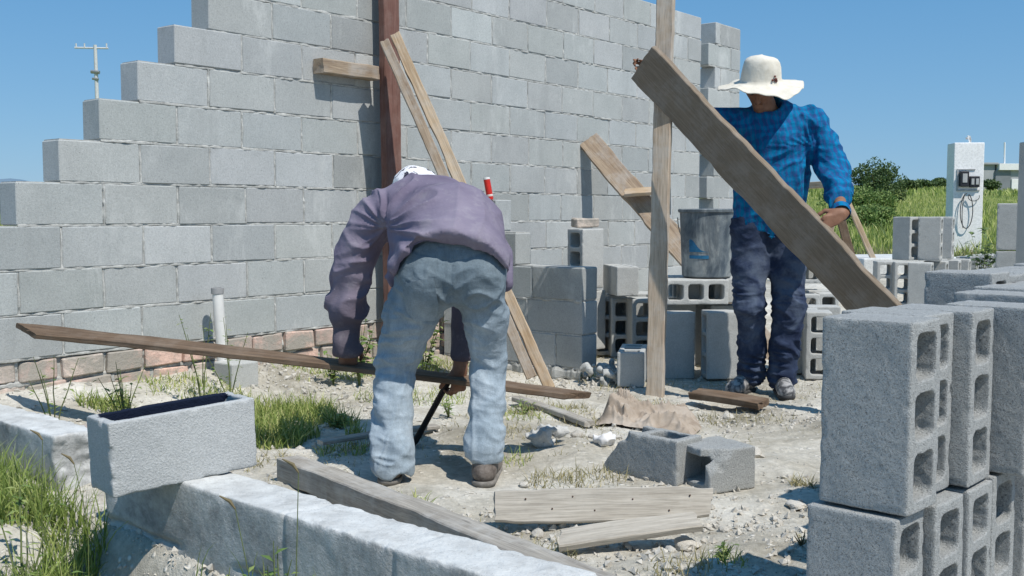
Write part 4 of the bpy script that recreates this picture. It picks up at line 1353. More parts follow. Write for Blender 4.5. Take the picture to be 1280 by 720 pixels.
# house far behind
HY = 110.0
def hpt(px, py, Y=HY): return PY(px, py, Y)
hb = hpt(1252, 236)
hg = gz(hb.x, hb.y)
ho = empty("house", (hb.x, hb.y, hg), "grey flat-roofed house far off behind the white pillar", "house")
k_ = HY / FPX
X0 = lambda px: (px - 640) * k_
mg = m_plain("grey_house_wall", (0.36, 0.37, 0.38), 0.9, var=0.1, scale=1)
mg2 = m_plain("dark_house_wall", (0.22, 0.235, 0.25), 0.9, var=0.1, scale=1)
def hbx(name, x0, x1, y0, y1, dy0, dy1, mat): return boxm(name, (X0(x0), HY + dy0, zat(y1, HY)), (X0(x1), HY + dy1, zat(y0, HY)), mat, ho, bev=0.02)
hbx("wall", 1225, 1243, 206, 262, 0.5, 6, mg)
hbx("wall", 1243.2, 1262, 213, 262, 0.3, 6, mg2)
hbx("wall", 1262.2, 1330, 213, 262, 0.35, 6, mg)
hbx("parapet", 1246, 1330, 205, 213, 0, 6, M['white_render'])
hbx("roof", 1224, 1246, 203.5, 206, 0.2, 6.2, mg)
hbx("door", 1263, 1274, 224, 240, 0.2, 0.345, M['white_render'])
tube("antenna", [(X0(1257.5), HY + 1, zat(206, HY)), (X0(1257), HY + 1, zat(178, HY))], 0.09, M['white_render'], ho, seg=8)
hbx("roof_tank", 1250, 1260, 204, 205.0, 1, 2, mg2)
lw = boxm("garden_wall", (X0(1158), 88, zat(246, 88)), (X0(1186), 88.4, zat(236, 88)), mg, None, "low grey garden wall far away left of the white pillar", "wall", 0.02)

# pier at the very edge of the frame
ep = PY(1293, 250, 8.2)
eg = gz(ep.x, ep.y)
pe = empty("block_pier", (ep.x, ep.y, eg), "slim grey block pier cut off by the right frame edge, board form on top", "pier")
boxm("pier_shaft", (ep.x - 0.085, ep.y - 0.1, eg - 0.1), (ep.x + 0.14, ep.y + 0.1, zat(178, 8.2)), M['block'], pe, bev=0.006)
board("form_board", (ep.x - 0.06, ep.y - 0.11, zat(200, 8.2)), (ep.x - 0.06, ep.y - 0.11, zat(62, 8.2)), 0.07, 0.03, (1, 0, 0), M['wood_brown'], parent=pe, seed=31)
board("form_board", (ep.x + 0.05, ep.y - 0.13, zat(160, 8.2)), (ep.x + 0.05, ep.y - 0.13, zat(10, 8.2)), 0.10, 0.03, (1, 0, 0), M['wood_grey'], parent=pe, seed=32)

# utility pole and street lamps
up_ = PY(119, 60, 70.0)
ug = gz(up_.x, up_.y)
po = empty("utility_pole", (up_.x, up_.y, ug), "pale utility pole with crossarm beyond the stepped end of the wall", "pole")
pm = m_plain("concrete_pole", (0.58, 0.58, 0.57), 0.8)
tube("shaft", [(up_.x + 0.1, up_.y, ug - 0.5), (up_.x, up_.y, up_.z + 0.2)], 0.12, pm, po, seg=10, rs=[0.17, 0.11])
tube("crossarm", [(up_.x - 1.35, up_.y, up_.z + 0.02), (up_.x + 0.85, up_.y, up_.z - 0.02)], 0.06, pm, po, seg=6)
for dx in (-1.25, -0.7, 0.75):
    tube("insulator", [(up_.x + dx, up_.y, up_.z + 0.05), (up_.x + dx, up_.y, up_.z + 0.3)], 0.05, pm, po, seg=6)
tube("bracket", [(up_.x - 0.28, up_.y - 0.1, up_.z - 1.55), (up_.x + 0.28, up_.y - 0.1, up_.z - 1.6)], 0.12, M['steel'], po, seg=6)
tube("bracket", [(up_.x - 0.2, up_.y - 0.1, up_.z - 2.0), (up_.x + 0.2, up_.y - 0.1, up_.z - 2.05)], 0.08, M['steel'], po, seg=6)

# ------------------------------------------------------------------ loose stones
def stone_mesh(seed, r=1.0, sub=3):
    bm = bmesh.new(); bmesh.ops.create_icosphere(bm, subdivisions=sub, radius=1.0)
    rr_ = random.Random(seed); sx, sy, sz = rr_.uniform(0.8, 1.3), rr_.uniform(0.65, 1.0), rr_.uniform(0.45, 0.75)
    co = np.array([v.co[:] for v in bm.verts])
    d = 1 + 0.22 * noise3(co[:, 0] * 1.7, co[:, 1] * 1.7, co[:, 2] * 1.7, seed) + 0.12 * noise3(co[:, 0] * 4, co[:, 1] * 4, co[:, 2] * 4, seed)
    for v, k in zip(bm.verts, d): v.co = Vector((v.co.x * sx, v.co.y * sy, v.co.z * sz)) * float(k)
    me = bm_mesh("stone", bm, True)
    me.materials.append(M['rock'])
    me.set_sharp_from_angle(angle=math.radians(38))
    return me
SM = [stone_mesh(s) for s in (1, 2, 3, 4)]
stones = [(672, 659, 0.022, "small stone under the left end of the broad bleached plank"), (858, 672, 0.036, "pale stone propping the narrow bleached plank"),
          (715, 672, 0.018, "small stone left of the narrow bleached plank"), (838, 684, 0.02, "small stone just below the propping stone"),
          (942, 562, 0.035, "flat pale stone right of the broken half block"), (995, 628, 0.028, "round stone close to the front stack's left edge"),
          (722, 548, 0.032, "pale stone between the concrete lump and the rag"), (905, 655, 0.02, "small stone below the broken half block"),
          (910, 515, 0.028, "pale stone beside the short dark offcut"), (690, 545, 0.03, "grey stone behind the two-humped lump"),
          (742, 548, 0.026, "pale stone at the left edge of the paper sack"), (380, 480, 0.05, "pale stone at the foot of the wall behind the long batten"),
          (355, 468, 0.04, "pale stone right of the concrete cube"), (400, 470, 0.045, "pale stone behind the bent man's left hand"),
          (655, 600, 0.02, "small stone right of the bent man's shoe"), (530, 470, 0.035, "stone seen between the bent man's legs")]
for i, (px, py, r, lab) in enumerate(stones):
    p = PZ(px, py, 0.01)
    o = bpy.data.objects.new("stone", SM[i % 4]); COL.objects.link(o)
    o.scale = (r, r, r); o.rotation_euler = (0, 0, i * 1.7); o.location = (p.x, p.y, gz(p.x, p.y) + r * 0.35)
    tag(o, lab, "stone", "loose stones on the ground")
# gravel and mortar crumbs nobody could count
rng = np.random.default_rng(5)
bmv = []; bmq = []
oct_v = np.array([(1, 0, 0), (0, 1, 0), (-1, 0, 0), (0, -1, 0), (0, 0, 1), (0, 0, -1)], float)
oct_f = np.array([(0, 1, 4), (1, 2, 4), (2, 3, 4), (3, 0, 4), (1, 0, 5), (2, 1, 5), (3, 2, 5), (0, 3, 5)])
N = 16000
Vs, Fs = [], []
n_ = 0
while n_ < N:
    y = 2.5 + 6.0 * rng.random() ** 1.3; x = rng.uniform(-0.62, 0.5) * y
    dens = 0.35 + 0.65 * float(noise3(x * 1.6, y * 1.6, 0, 71))
    near_foot = math.exp(-(((x - 0.45) / 0.35) ** 2 + ((y - 5.8) / 0.25) ** 2)) + math.exp(-(((x + 1.0) / 0.5) ** 2 + ((y - 5.35) / 0.25) ** 2)) + 0.6 * math.exp(-(((x - 1.35) / 0.6) ** 2 + ((y - 4.95) / 0.3) ** 2))
    if rng.random() > dens * 0.75 + near_foot: continue
    r = 0.003 + 0.012 * rng.random() ** 4 + 0.007 * min(near_foot, 1) * rng.random()
    z = gz(x, y)
    R = np.array(Matrix.Rotation(rng.uniform(0, 6.3), 3, Vector(rng.normal(size=3)).normalized()))
    s = np.array([rng.uniform(0.7, 1.3), rng.uniform(0.6, 1.1), rng.uniform(0.5, 0.9)])
    jitv = oct_v * s * (1 + rng.uniform(-0.25, 0.25, (6, 1)))
    Vs.append((jitv @ R.T) * r * 1.2 + np.array([x, y, z + r * 0.3])); Fs.append(oct_f + n_ * 6); n_ += 1
g = link("gravel", np_mesh("gravel", np.concatenate(Vs), None, np.concatenate(Fs), smooth=False), M['rock']); tag(g, kind="stuff")

# ------------------------------------------------------------------ people
def V3(*a): return Vector(a)

def hand(F, wrist, d, thumb, palm, curl=0.5, s=1.0, spread=0.0, thumb_in=0.4, r=0.0092):
    """palm, four jointed fingers of different lengths and a thumb from the side of the palm"""
    d = Vector(d).normalized(); thumb = Vector(thumb); thumb = (thumb - d * thumb.dot(d)).normalized()
    palm = Vector(palm); palm = (palm - d * palm.dot(d) - thumb * palm.dot(thumb)).normalized()
    w = Vector(wrist)
    kn = w + d * 0.088 * s
    F.cone(w - d * 0.02, w + d * 0.02, 0.027 * s, 0.03 * s, 0.015, flat=(palm, 0.75))
    for off in (-0.024, -0.008, 0.010, 0.026):
        F.cone(w + d * 0.012 + thumb * off * 0.7 * s, kn + thumb * off * 1.15 * s, 0.016 * s, 0.0125 * s, 0.012)
    lens = ((0.026, 0.95, (0.040, 0.026, 0.020)), (0.0085, 1.0, (0.044, 0.030, 0.021)), (-0.009, 0.97, (0.040, 0.027, 0.020)), (-0.026, 0.82, (0.031, 0.021, 0.018)))
    for i, (off, rs_, ls) in enumerate(lens):
        p = kn + thumb * off * 1.15 * s - d * (0.004 if i in (0, 2) else (0.0 if i == 1 else 0.012)) * s
        ang = curl * 0.75
        dirn = (d + thumb * spread * off * 20).normalized()
        for j, L in enumerate(ls):
            dj = (dirn * math.cos(ang) + palm * math.sin(ang))
            q = p + dj * L * s
            F.cone(p, q, r * rs_ * (1 - 0.08 * j) * s, r * rs_ * (0.92 - 0.08 * j) * s, 0.003, m=0.02)
            p = q; ang += curl * (0.9 + 0.08 * i)
    b = w + d * 0.02 * s + thumb * 0.026 * s
    a1 = (thumb * 0.75 + d * 0.6 + palm * thumb_in * 0.6).normalized()
    q1 = b + a1 * 0.042 * s; a2 = (d * 0.95 + thumb * 0.2 + palm * thumb_in).normalized(); q2 = q1 + a2 * 0.032 * s
    a3 = (d * 0.9 - thumb * 0.15 + palm * thumb_in * 1.5).normalized(); q3 = q2 + a3 * 0.024 * s
    F.cone(b, q1, 0.015 * s, 0.0118 * s, 0.012); F.cone(q1, q2, 0.0112 * s, 0.0102 * s, 0.004); F.cone(q2, q3, 0.0102 * s, 0.0085 * s, 0.004)

def head(F, c, face, up, s=1.0):
    f = Vector(face).normalized(); u = Vector(up); u = (u - f * u.dot(f)).normalized(); l = u.cross(f)
    c = Vector(c)
    F.cone(c + u * 0.03 - f * 0.02, c + u * 0.02 + f * 0.015, 0.082 * s, 0.076 * s, 0.03)
    F.cone(c - u * 0.03 + f * 0.02, c - u * 0.085 + f * 0.055, 0.062 * s, 0.033 * s, 0.03)
    F.cone(c + f * 0.086 + u * 0.012, c + f * 0.108 - u * 0.03, 0.009, 0.014, 0.012)
    F.cone(c + f * 0.088 - u * 0.058 + l * 0.018, c + f * 0.088 - u * 0.058 - l * 0.018, 0.008, 0.008, 0.008)
    F.cone(c + f * 0.086 - u * 0.072 + l * 0.014, c + f * 0.086 - u * 0.072 - l * 0.014, 0.008, 0.008, 0.008)
    for sgn in (-1, 1):
        F.cone(c + f * 0.094 + u * 0.008 + l * sgn * 0.032, c + f * 0.09 + u * 0.008 + l * sgn * 0.034, 0.012, 0.012, 0.01, sub=True)
        F.cone(c + f * 0.085 + u * 0.028 + l * sgn * 0.018, c + f * 0.078 + u * 0.028 + l * sgn * 0.045, 0.008, 0.007, 0.012)
        F.cone(c + l * sgn * 0.08 - f * 0.005 + u * 0.012, c + l * sgn * 0.082 - f * 0.002 - u * 0.022, 0.016, 0.010, 0.006, flat=(l, 0.5))

def fold_disp(P, N, f):
    return P + N * f[:, None]

def finish(name, F, mat, parent, disp=None, relax_n=1, iso=0.0):
    P, Q = F.mesh(iso=iso)
    if relax_n: P = relax(P, Q, relax_n, 0.5)
    if disp is not None:
        N = normals(P, Q)
        P = P + N * disp(P)[:, None]
        P = relax(P, Q, 1, 0.35)
    return child(name, np_mesh(name, P, Q), mat, parent)

def ridge(x, y, z, seed, sharp=2.0):
    return np.clip(1 - np.abs(noise3(x, y, z, seed)) * 1.2, 0, 1) ** sharp * 1.1 - 0.45

def leg_folds(P, zs, amp=0.008, seed=0, freq=26):
    """creases across a trouser leg: stronger behind the knee and piled up at the ankle"""
    x, y, z = P[:, 0], P[:, 1], P[:, 2]
    warp = 0.9 * noise3(x * 7, y * 7, z * 5, seed + 1)
    r = ridge(x * 6 + y * 2, y * 6, z * freq + x * 9 * np.sin(z * 6) + warp * 2.2, seed)
    r2 = ridge(x * 11, y * 11, z * freq * 1.7 + warp * 3, seed + 3)
    w = 0.25 + sum(a * np.exp(-((z - zc) / s) ** 2) for zc, s, a in zs)
    patch = np.clip(0.65 + 0.9 * noise3(x * 8, y * 8, z * 7, seed + 7), 0, 1.4)      # folds come and go round the leg
    diag = ridge(x * 9 + z * 13, y * 8 - z * 9, z * 9 - x * 11 + warp, seed + 9, 3)
    return amp * w * patch * (r + 0.4 * r2) + amp * 0.45 * diag + 0.004 * noise3(x * 9, y * 9, z * 4, seed + 5)

# skin
t = NT("skin_tan")
p = t.geo()
c = t.ramp(t.noise(p, 30, 4, 0.6), [(0.3, (0.20, 0.095, 0.055)), (0.7, (0.30, 0.155, 0.095))])
M['skin'] = t.done(c, 0.6, t.bump(t.noise(p, 260, 3, 0.6), 0.2, 0.001), 0.3)
M['eye'] = m_plain("eye", (0.05, 0.035, 0.03), 0.2)
t = NT("work_glove_skin")
c = t.ramp(t.noise(t.geo(), 45, 4, 0.6), [(0.35, (0.10, 0.055, 0.04)), (0.65, (0.24, 0.14, 0.10))])

# ---------- bent man
def jeans1(F, g=0.0):
    F.chain([V3(-.30, 3.735, .79), V3(-.13, 3.73, .79)], [.112 + g, .112 + g], 0.05)
    F.cone(V3(-.27, 3.685, .735), V3(-.15, 3.68, .74), .088 + g, .088 + g, 0.05)
    F.cone(V3(-.285, 3.685, .735), V3(-.29, 3.69, .715), .104 + g, .104 + g, 0.05)
    F.cone(V3(-.135, 3.68, .74), V3(-.13, 3.69, .715), .10 + g, .10 + g, 0.05)
    F.chain([V3(-.21, 3.74, .82), V3(-.23, 3.86, .90)], [.128 + g, .10 + g], 0.05)
    F.chain([V3(-.295, 3.70, .72), V3(-.372, 3.765, .57), V3(-.428, 3.83, .405), V3(-.434, 3.785, .25), V3(-.425, 3.74, .10), V3(-.425, 3.725, .045)],
            [.108 + g, .090 + g, .074 + g, .069 + g, .071 + g, .080 + g], 0.02)
    F.chain([V3(-.125, 3.70, .72), V3(-.093, 3.76, .57), V3(-.084, 3.82, .41), V3(-.088, 3.77, .25), V3(-.096, 3.735, .155), V3(-.10, 3.72, .115)],
            [.097 + g, .078 + g, .065 + g, .061 + g, .064 + g, .071 + g], 0.02)

man = empty("person", (-.24, 3.72, 0.0), "man bent over, back to camera, in mauve-grey jacket and faded jeans, holding a batten", "person")
F = Field((-.80, 3.50, -0.01), (.10, 4.52, 1.22), 0.0065)
sp_ = V3(0, .8, .45)
F.chain([V3(-.27, 3.73, .78), V3(-.15, 3.73, .78)], [.10, .10], .05)
F.cone(V3(-.21, 3.75, .80), V3(-.25, 3.90, .93), .145, .14, .05, flat=((0, -.6, .8), .72))
F.cone(V3(-.25, 3.90, .93), V3(-.35, 4.10, .98), .15, .165, .05, flat=((0, -.4, .9), .62))
F.chain([V3(-.50, 4.10, .94), V3(-.22, 4.15, .97)], [.055, .055], .04)
F.chain([V3(-.36, 4.17, 1.0), V3(-.39, 4.30, 1.02)], [.06, .055], .03)
head(F, V3(-.395, 4.37, 1.03), V3(.05, .55, -.85), V3(0, .85, .5))
F.chain([V3(-.29, 3.71, .72), V3(-.372, 3.765, .57), V3(-.428, 3.825, .41), V3(-.428, 3.745, .09)], [.075, .062, .047, .036], .015)
F.chain([V3(-.125, 3.71, .72), V3(-.093, 3.76, .57), V3(-.084, 3.815, .41), V3(-.10, 3.735, .09)], [.072, .056, .044, .036], .015)
for ax_ in (-.43, -.10):
    F.cone(V3(ax_, 3.72, .06), V3(ax_ + .02, 3.86, .035), .034, .03, .03)
wl = V3(-.652, 4.115, .445); wr = V3(-.205, 4.12, .345)
F.chain([V3(-.52, 4.10, .94), V3(-.65, 4.135, .70), wl], [.05, .042, .028], .02)
F.chain([V3(-.21, 4.15, .96), V3(-.175, 4.19, .69), wr], [.05, .040, .028], .02)
hand(F, wl, V3(.05, .08, -1), V3(.85, .25, 0), V3(0, 1, .1), curl=0.85, thumb_in=0.6, s=0.95)
hand(F, wr, V3(-.08, .0, -1), V3(-.7, -.7, 0), V3(-.55, .75, 0), curl=1.15, thumb_in=0.6, s=0.95)
finish("person_body", F, M['skin'], man, None, 1)
bpy.data.objects["person_body"].name = "body"

# jeans
def b_jeans1(t, p):
    c = t.ramp(t.noise(t.mapping(p, (1.3, 1.3, 0.6)), 5.5, 5, 0.6, 0.3), [(0.30, (0.24, 0.295, 0.335)), (0.5, (0.31, 0.37, 0.415)), (0.72, (0.43, 0.49, 0.53))])
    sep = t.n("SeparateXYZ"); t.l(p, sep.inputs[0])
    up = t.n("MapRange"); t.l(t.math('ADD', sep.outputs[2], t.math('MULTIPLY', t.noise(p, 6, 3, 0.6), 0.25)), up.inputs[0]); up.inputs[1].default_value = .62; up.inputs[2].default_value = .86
    c = t.mix(t.math('MULTIPLY', up.outputs[0], 0.72), c, (0.10, 0.135, 0.155))  # jacket's shade over the seat, painted into the denim colour
    streak = t.ramp(t.noise(t.mapping(p, (3, 3, 0.8)), 17, 5, 0.75, 0.3), [(0.35, 0.78), (0.62, 1.15)])
    c = t.mix(0.6, c, streak, 'MULTIPLY')
    wv = t.ramp(t.noise(t.mapping(p, (1, 1, 0.35)), 420, 2, 0.6), [(0.35, 0.85), (0.65, 1.1)])
    c = t.mix(0.7, c, wv, 'MULTIPLY')
    dirt = t.ramp(t.noise(p, 4.2, 6, 0.75), [(0.56, 0.0), (0.7, 1.0)])
    return t.mix(t.math('MULTIPLY', dirt, 0.35), c, (0.42, 0.45, 0.46))
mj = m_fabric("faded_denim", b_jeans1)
F = Field((-.62, 3.50, -0.005), (.06, 4.04, 1.02), 0.006)
jeans1(F)
F.cut((0, 3.82, .87), (0, -.75, -.66))
F.cut((0, 0, 0.012), (0, 0, 1))
# right hem sits higher than the left
X, Y, Z = F.grid()
hemd = np.where(X > -.26, 0.068 + 0.08 * (Y - 3.72) - Z, 0.018 + 0.02 * np.sin(X * 60) - Z)
F.v = np.maximum(F.v, hemd).astype(np.float32)
def dj(P):
    d = leg_folds(P, ((.41, .09, .7), (.10, .10, 1.6), (.22, .06, .6)), 0.0125, 201, 24)
    # seat: slanting pulls from the crotch
    x, y, z = P[:, 0], P[:, 1], P[:, 2]
    w = np.exp(-((z - .64) / .10) ** 2)
    d = d + w * 0.012 * (ridge((x + .2) * 7 + z * 16, y * 5, (z - x * np.sign(x + .2)) * 13, 207, 3) )
    # seams: centre back and inseam
    s = np.exp(-((x + .208) / .006) ** 2) * (z > .66)
    yoke = np.exp(-((z - .79 - 0.25 * np.abs(x + .208)) / .004) ** 2) * (y < 3.75)
    inl = np.exp(-((x - (-.372 + (z - .57) * .30 + .055)) / .005) ** 2) * (z < .60) * (x < -.25) * (y < 3.8)
    inr = np.exp(-((x - (-.093 - .045)) / .005) ** 2) * (z < .60) * (x > -.25) * (y < 3.8)
    return d * (1 - 0.3 * s) - 0.006 * s - 0.004 * yoke + 0.004 * inl + 0.004 * inr
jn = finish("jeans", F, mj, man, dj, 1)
# pockets and waist label as sewn parts
def patch_on(F, name, centre, u, v, w, h, mat, parent, off=0.004, pocket=True, n=16):
    """cloth patch laid on the surface of a field by marching along its inward normal"""
    u = Vector(u).normalized(); v = Vector(v); v = (v - u * v.dot(u)).normalized(); nrm = u.cross(v)
    V, Qs = [], []
    def val(q):
        i = [(q[k] - F.lo[k]) / F.h for k in range(3)]
        j = [min(max(int(a), 0), F.n[k] - 2) for k, a in enumerate(i)]
        f = [i[k] - j[k] for k in range(3)]
        r = 0
        for a in (0, 1):
            for b in (0, 1):
                for c in (0, 1):
                    r += (f[0] if a else 1 - f[0]) * (f[1] if b else 1 - f[1]) * (f[2] if c else 1 - f[2]) * float(F.v[j[0] + a, j[1] + b, j[2] + c])
        return r
    for i in range(n + 1):
        for j in range(n + 1):
            a = i / n * 2 - 1; b = j / n * 2 - 1
            k = 1 - (0.0 if not pocket or b > -0.4 else (-(b + 0.4)) * 0.75)
            q = Vector(centre) + u * a * w * k + v * b * h + nrm * 0.12
            for _ in range(60):
                s = val(q)
                if s < off: break
                q = q - nrm * max(0.002, min(0.02, (s - off) * 0.8))
            V.append(tuple(q))
    for i in range(n):
        for j in range(n):
            a = i * (n + 1) + j
            Qs.append((a, a + n + 1, a + n + 2, a + 1))
    return child(name, np_mesh(name, V, Qs), mat, parent)
mjp = m_fabric("faded_denim_pocket", lambda t, p: t.ramp(t.noise(p, 14, 5, 0.6), [(0.35, (0.085, 0.125, 0.15)), (0.7, (0.15, 0.21, 0.25))]))
patch_on(F, "pocket", (-.315, 3.56, .665), (1, 0, 0.14), (0, .25, 1), .058, .062, mj, jn, 0.009)
for o in jn.children: o.matrix_parent_inverse = Matrix.Identity(4)
# jacket
def b_jacket(t, p):
    c = t.ramp(t.noise(p, 4, 5, 0.6, 0.3), [(0.3, (0.14, 0.118, 0.165)), (0.5, (0.185, 0.16, 0.215)), (0.7, (0.245, 0.215, 0.27))])
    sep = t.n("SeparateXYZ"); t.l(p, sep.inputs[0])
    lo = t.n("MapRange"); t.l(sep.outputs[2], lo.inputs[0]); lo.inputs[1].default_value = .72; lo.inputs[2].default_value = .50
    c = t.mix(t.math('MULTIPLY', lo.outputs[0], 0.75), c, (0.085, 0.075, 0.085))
    st = t.ramp(t.noise(p, 11, 5, 0.7), [(0.55, 0.0), (0.68, 1.0)])
    c = t.mix(t.math('MULTIPLY', st, 0.25), c, (0.36, 0.34, 0.35))
    sp2 = t.ramp(t.voro(p, 38), [(0.05, 1.0), (0.11, 0.0)]); s3 = t.ramp(t.noise(p, 7, 3, 0.6), [(0.5, 0.0), (0.6, 1.0)])
    return t.mix(t.math('MULTIPLY', t.math('MULTIPLY', sp2, s3), 0.5), c, (0.50, 0.49, 0.48))
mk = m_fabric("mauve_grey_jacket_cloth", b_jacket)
F = Field((-.80, 3.48, .34), (.08, 4.42, 1.20), 0.006)
fl = V3(0, -.5, .86)
F.cone(V3(-.215, 3.695, .785), V3(-.235, 3.86, .90), .208, .195, .05, flat=(fl, .84))
F.cone(V3(-.235, 3.86, .90), V3(-.34, 4.09, .975), .19, .195, .06, flat=(V3(0, -.35, .94), .64))
F.chain([V3(-.515, 4.09, .925), V3(-.37, 4.12, .985), V3(-.215, 4.14, .955)], [.082, .09, .085], .05)
F.chain([V3(-.365, 4.16, .99), V3(-.39, 4.245, 1.01)], [.078, .072], .03)
F.chain([V3(-.525, 4.09, .93), V3(-.592, 4.11, .81), V3(-.636, 4.135, .70), V3(-.648, 4.13, .585), V3(-.650, 4.115, .42)], [.083, .080, .077, .070, .050], .035)
F.chain([V3(-.21, 4.14, .96), V3(-.178, 4.18, .69), V3(-.195, 4.135, .40)], [.08, .060, .043], .03)
F.chain([V3(-.39, 3.90, .86), V3(-.415, 3.82, .73)], [.06, .045], .05)
F.chain([V3(-.05, 3.88, .80), V3(-.028, 3.79, .70)], [.05, .032], .05)
X, Y, Z = F.grid()
body_zone = (Z > .62) & (Y < 4.0)
hem = -((X + .18) * .065 + (Y - 3.615) * .71 + (Z - .812) * .70) + 0.016 * noise3(X * 9, Y * 5, Z * 5, 90) - 0.055 * smooth(-.30, -.42, X)
F.v = np.maximum(F.v, np.where(Y < 4.0, hem, -1)).astype(np.float32)
Fj = Field((-.80, 3.48, .34), (.08, 4.42, 1.20), 0.006)
jeans1(Fj, 0.012)
F.v = np.where(hem > -.035, np.maximum(F.v, -Fj.v), F.v).astype(np.float32)
F.cut((-.4, 0, 0), (0, 0, 1)) if False else None
F.v = np.maximum(F.v, np.where(X < -.55, .405 - Z, np.where((X > -.3) & (Z < .5), .375 - Z, -1))).astype(np.float32)
def dk_(P):
    x, y, z = P[:, 0], P[:, 1], P[:, 2]
    arm = smooth(-.50, -.58, x)
    wr = noise3(x * 6, y * 6, z * 6, 301)
    # sleeve creases run across the arm
    d = arm * 0.018 * (0.6 + 0.9 * np.exp(-((z - .66) / .09) ** 2) + 0.9 * np.exp(-((z - .47) / .07) ** 2)) * ridge(x * 8 + z * 10, y * 6, z * 15 - x * 14 + 2 * wr, 303, 2)
    # pulls fanning out of the armpit and down the left flank
    ax0, az0 = -.47, .90
    r = np.hypot(x - ax0, z - az0) + 1e-4; th = np.arctan2(z - az0, x - ax0)
    fan = np.exp(-((r - .13) / .12) ** 2) * (1 - arm * 0.7)
    d = d + fan * 0.024 * ridge(th * 3.2, r * 3 + wr, 2, 307, 2.5)
    # soft broad undulation on the back
    d = d + 0.008 * noise3(x * 5, y * 4, z * 5, 309) + 0.007 * smooth(4.1,3.75,y) * ridge(x * 13 + 0.5 * wr, y * 3, z * 3, 313, 3) + 0.006 * ridge(x * 9 + y * 3, y * 5, z * 9, 311, 2)
    # deep seam where the sleeve is set in
    return d - 0.012 * np.exp(-((x + .475 + (z - .9) * .10) / .012) ** 2) * smooth(.60, .75, z) * smooth(1.06, 1.0, z)
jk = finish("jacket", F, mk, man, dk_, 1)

# cap: white cloth with black print
t = NT("white_printed_cap")
p = t.geo()
n_ = t.ramp(t.voro(p, 22, 'F1', "Distance"), [(0.16, 1.0), (0.24, 0.0)])
n2_ = t.ramp(t.noise(p, 22, 3, 0.6, 1.2), [(0.54, 0.0), (0.58, 1.0)])
c = t.mix(t.math('MAXIMUM', t.math('MULTIPLY', n_, 0.8), n2_), (0.74, 0.73, 0.74), (0.03, 0.03, 0.05))
mcap = t.done(c, 0.9, t.bump(t.noise(p, 40, 3, 0.6), 0.4, 0.006), 0.1)
F = Field((-.56, 4.18, .90), (-.22, 4.54, 1.20), 0.006)
F.cone(V3(-.395, 4.35, 1.05), V3(-.395, 4.38, 1.052), .101, .098, .02)
F.cut((-.395, 4.36, 1.0), (0.05, .2, 1))
F.cone(V3(-.385, 4.245, 1.06), V3(-.35, 4.22, 1.075), .022, .012, .015)
finish("cap", F, mcap, man, lambda P: 0.006 * ridge(P[:, 0] * 14, P[:, 1] * 14, P[:, 2] * 14, 401, 2), 1)

# shoes
def shoe(parent, heel, toe, mat, smat, seed, up=0.0, h=0.0055):
    heel = Vector(heel); toe = Vector(toe); d = (toe - heel); L = d.length; dn = d.normalized()
    side = Vector((-dn.y, dn.x, 0)).normalized()
    lo = [min(heel[i], toe[i]) - 0.09 for i in range(3)]; hi = [max(heel[i], toe[i]) + 0.09 for i in range(3)]
    lo[2] = min(heel.z, toe.z) - 0.02; hi[2] = max(heel.z, toe.z) + 0.17
    F = Field(lo, hi, h)
    a = heel + dn * 0.045; b = toe - dn * 0.05
    F.cone(a + V3(0, 0, .045), b + V3(0, 0, .035), .040, .042, .02, flat=((0, 0, 1), .8))
    F.chain([a + dn * 0.005 + V3(0, 0, .06), a + dn * 0.02 + V3(0, 0, .10)], [.040, .041], .02)
    F.chain([a + dn * 0.03 + V3(0, 0, .085), b + V3(0, 0, .045)], [.036, .034], .03)
    F.cone(a + dn * 0.02 + V3(0, 0, .115), a + dn * 0.02 + V3(0, 0, .15), .030, .032, .004, sub=True)
    for k in range(4):
        q = a + dn * (0.06 + 0.022 * k) + V3(0, 0, .098 - 0.011 * k)
        F.cone(q + side * 0.022, q - side * 0.022, .0055, .0055, .002)
    F.cut((heel.x, heel.y, min(heel.z, toe.z) + 0.016), (0, 0, 1))
    body = finish("shoe", F, mat, parent, None, 1)
    G = Field(lo, hi, h)
    G.cone(a + V3(0, 0, .016), b + V3(0, 0, .016), .045, .046, .02, flat=((0, 0, 1), .55))
    G.cut((heel.x, heel.y, min(heel.z, toe.z)), (0, 0, 1))
    X, Y, Z = G.grid()
    G.v = np.maximum(G.v, Z - (min(heel.z, toe.z) + 0.024) - np.clip((((X - heel.x) * dn.x + (Y - heel.y) * dn.y) / L - .75) * 0.08, 0, 1)).astype(np.float32)
    P, Q = G.mesh()
    o = child("sole", np_mesh("sole", P, Q), smat, body); o.matrix_parent_inverse = Matrix.Identity(4)
    return body
t = NT("worn_grey_leather")
c = t.ramp(t.noise(t.geo(), 22, 5, 0.7), [(0.35, (0.08, 0.065, 0.055)), (0.6, (0.22, 0.19, 0.165)), (0.75, (0.34, 0.31, 0.27))])
mshoe = t.done(c, 0.75, t.bump(t.noise(t.geo(), 70, 3, 0.6), 0.4, 0.004), 0.2)
msole = m_plain("dusty_rubber_sole", (0.20, 0.185, 0.165), 0.85, var=0.3, scale=40)
shoe(man, (-.105, 3.645, gz(-.1, 3.7) + 0.0), (-.075, 3.915, gz(-.1, 3.9)), mshoe, msole, 1)
shoe(man, (-.435, 3.655, gz(-.43, 3.7)), (-.45, 3.93, gz(-.43, 3.9)), mshoe, msole, 2)

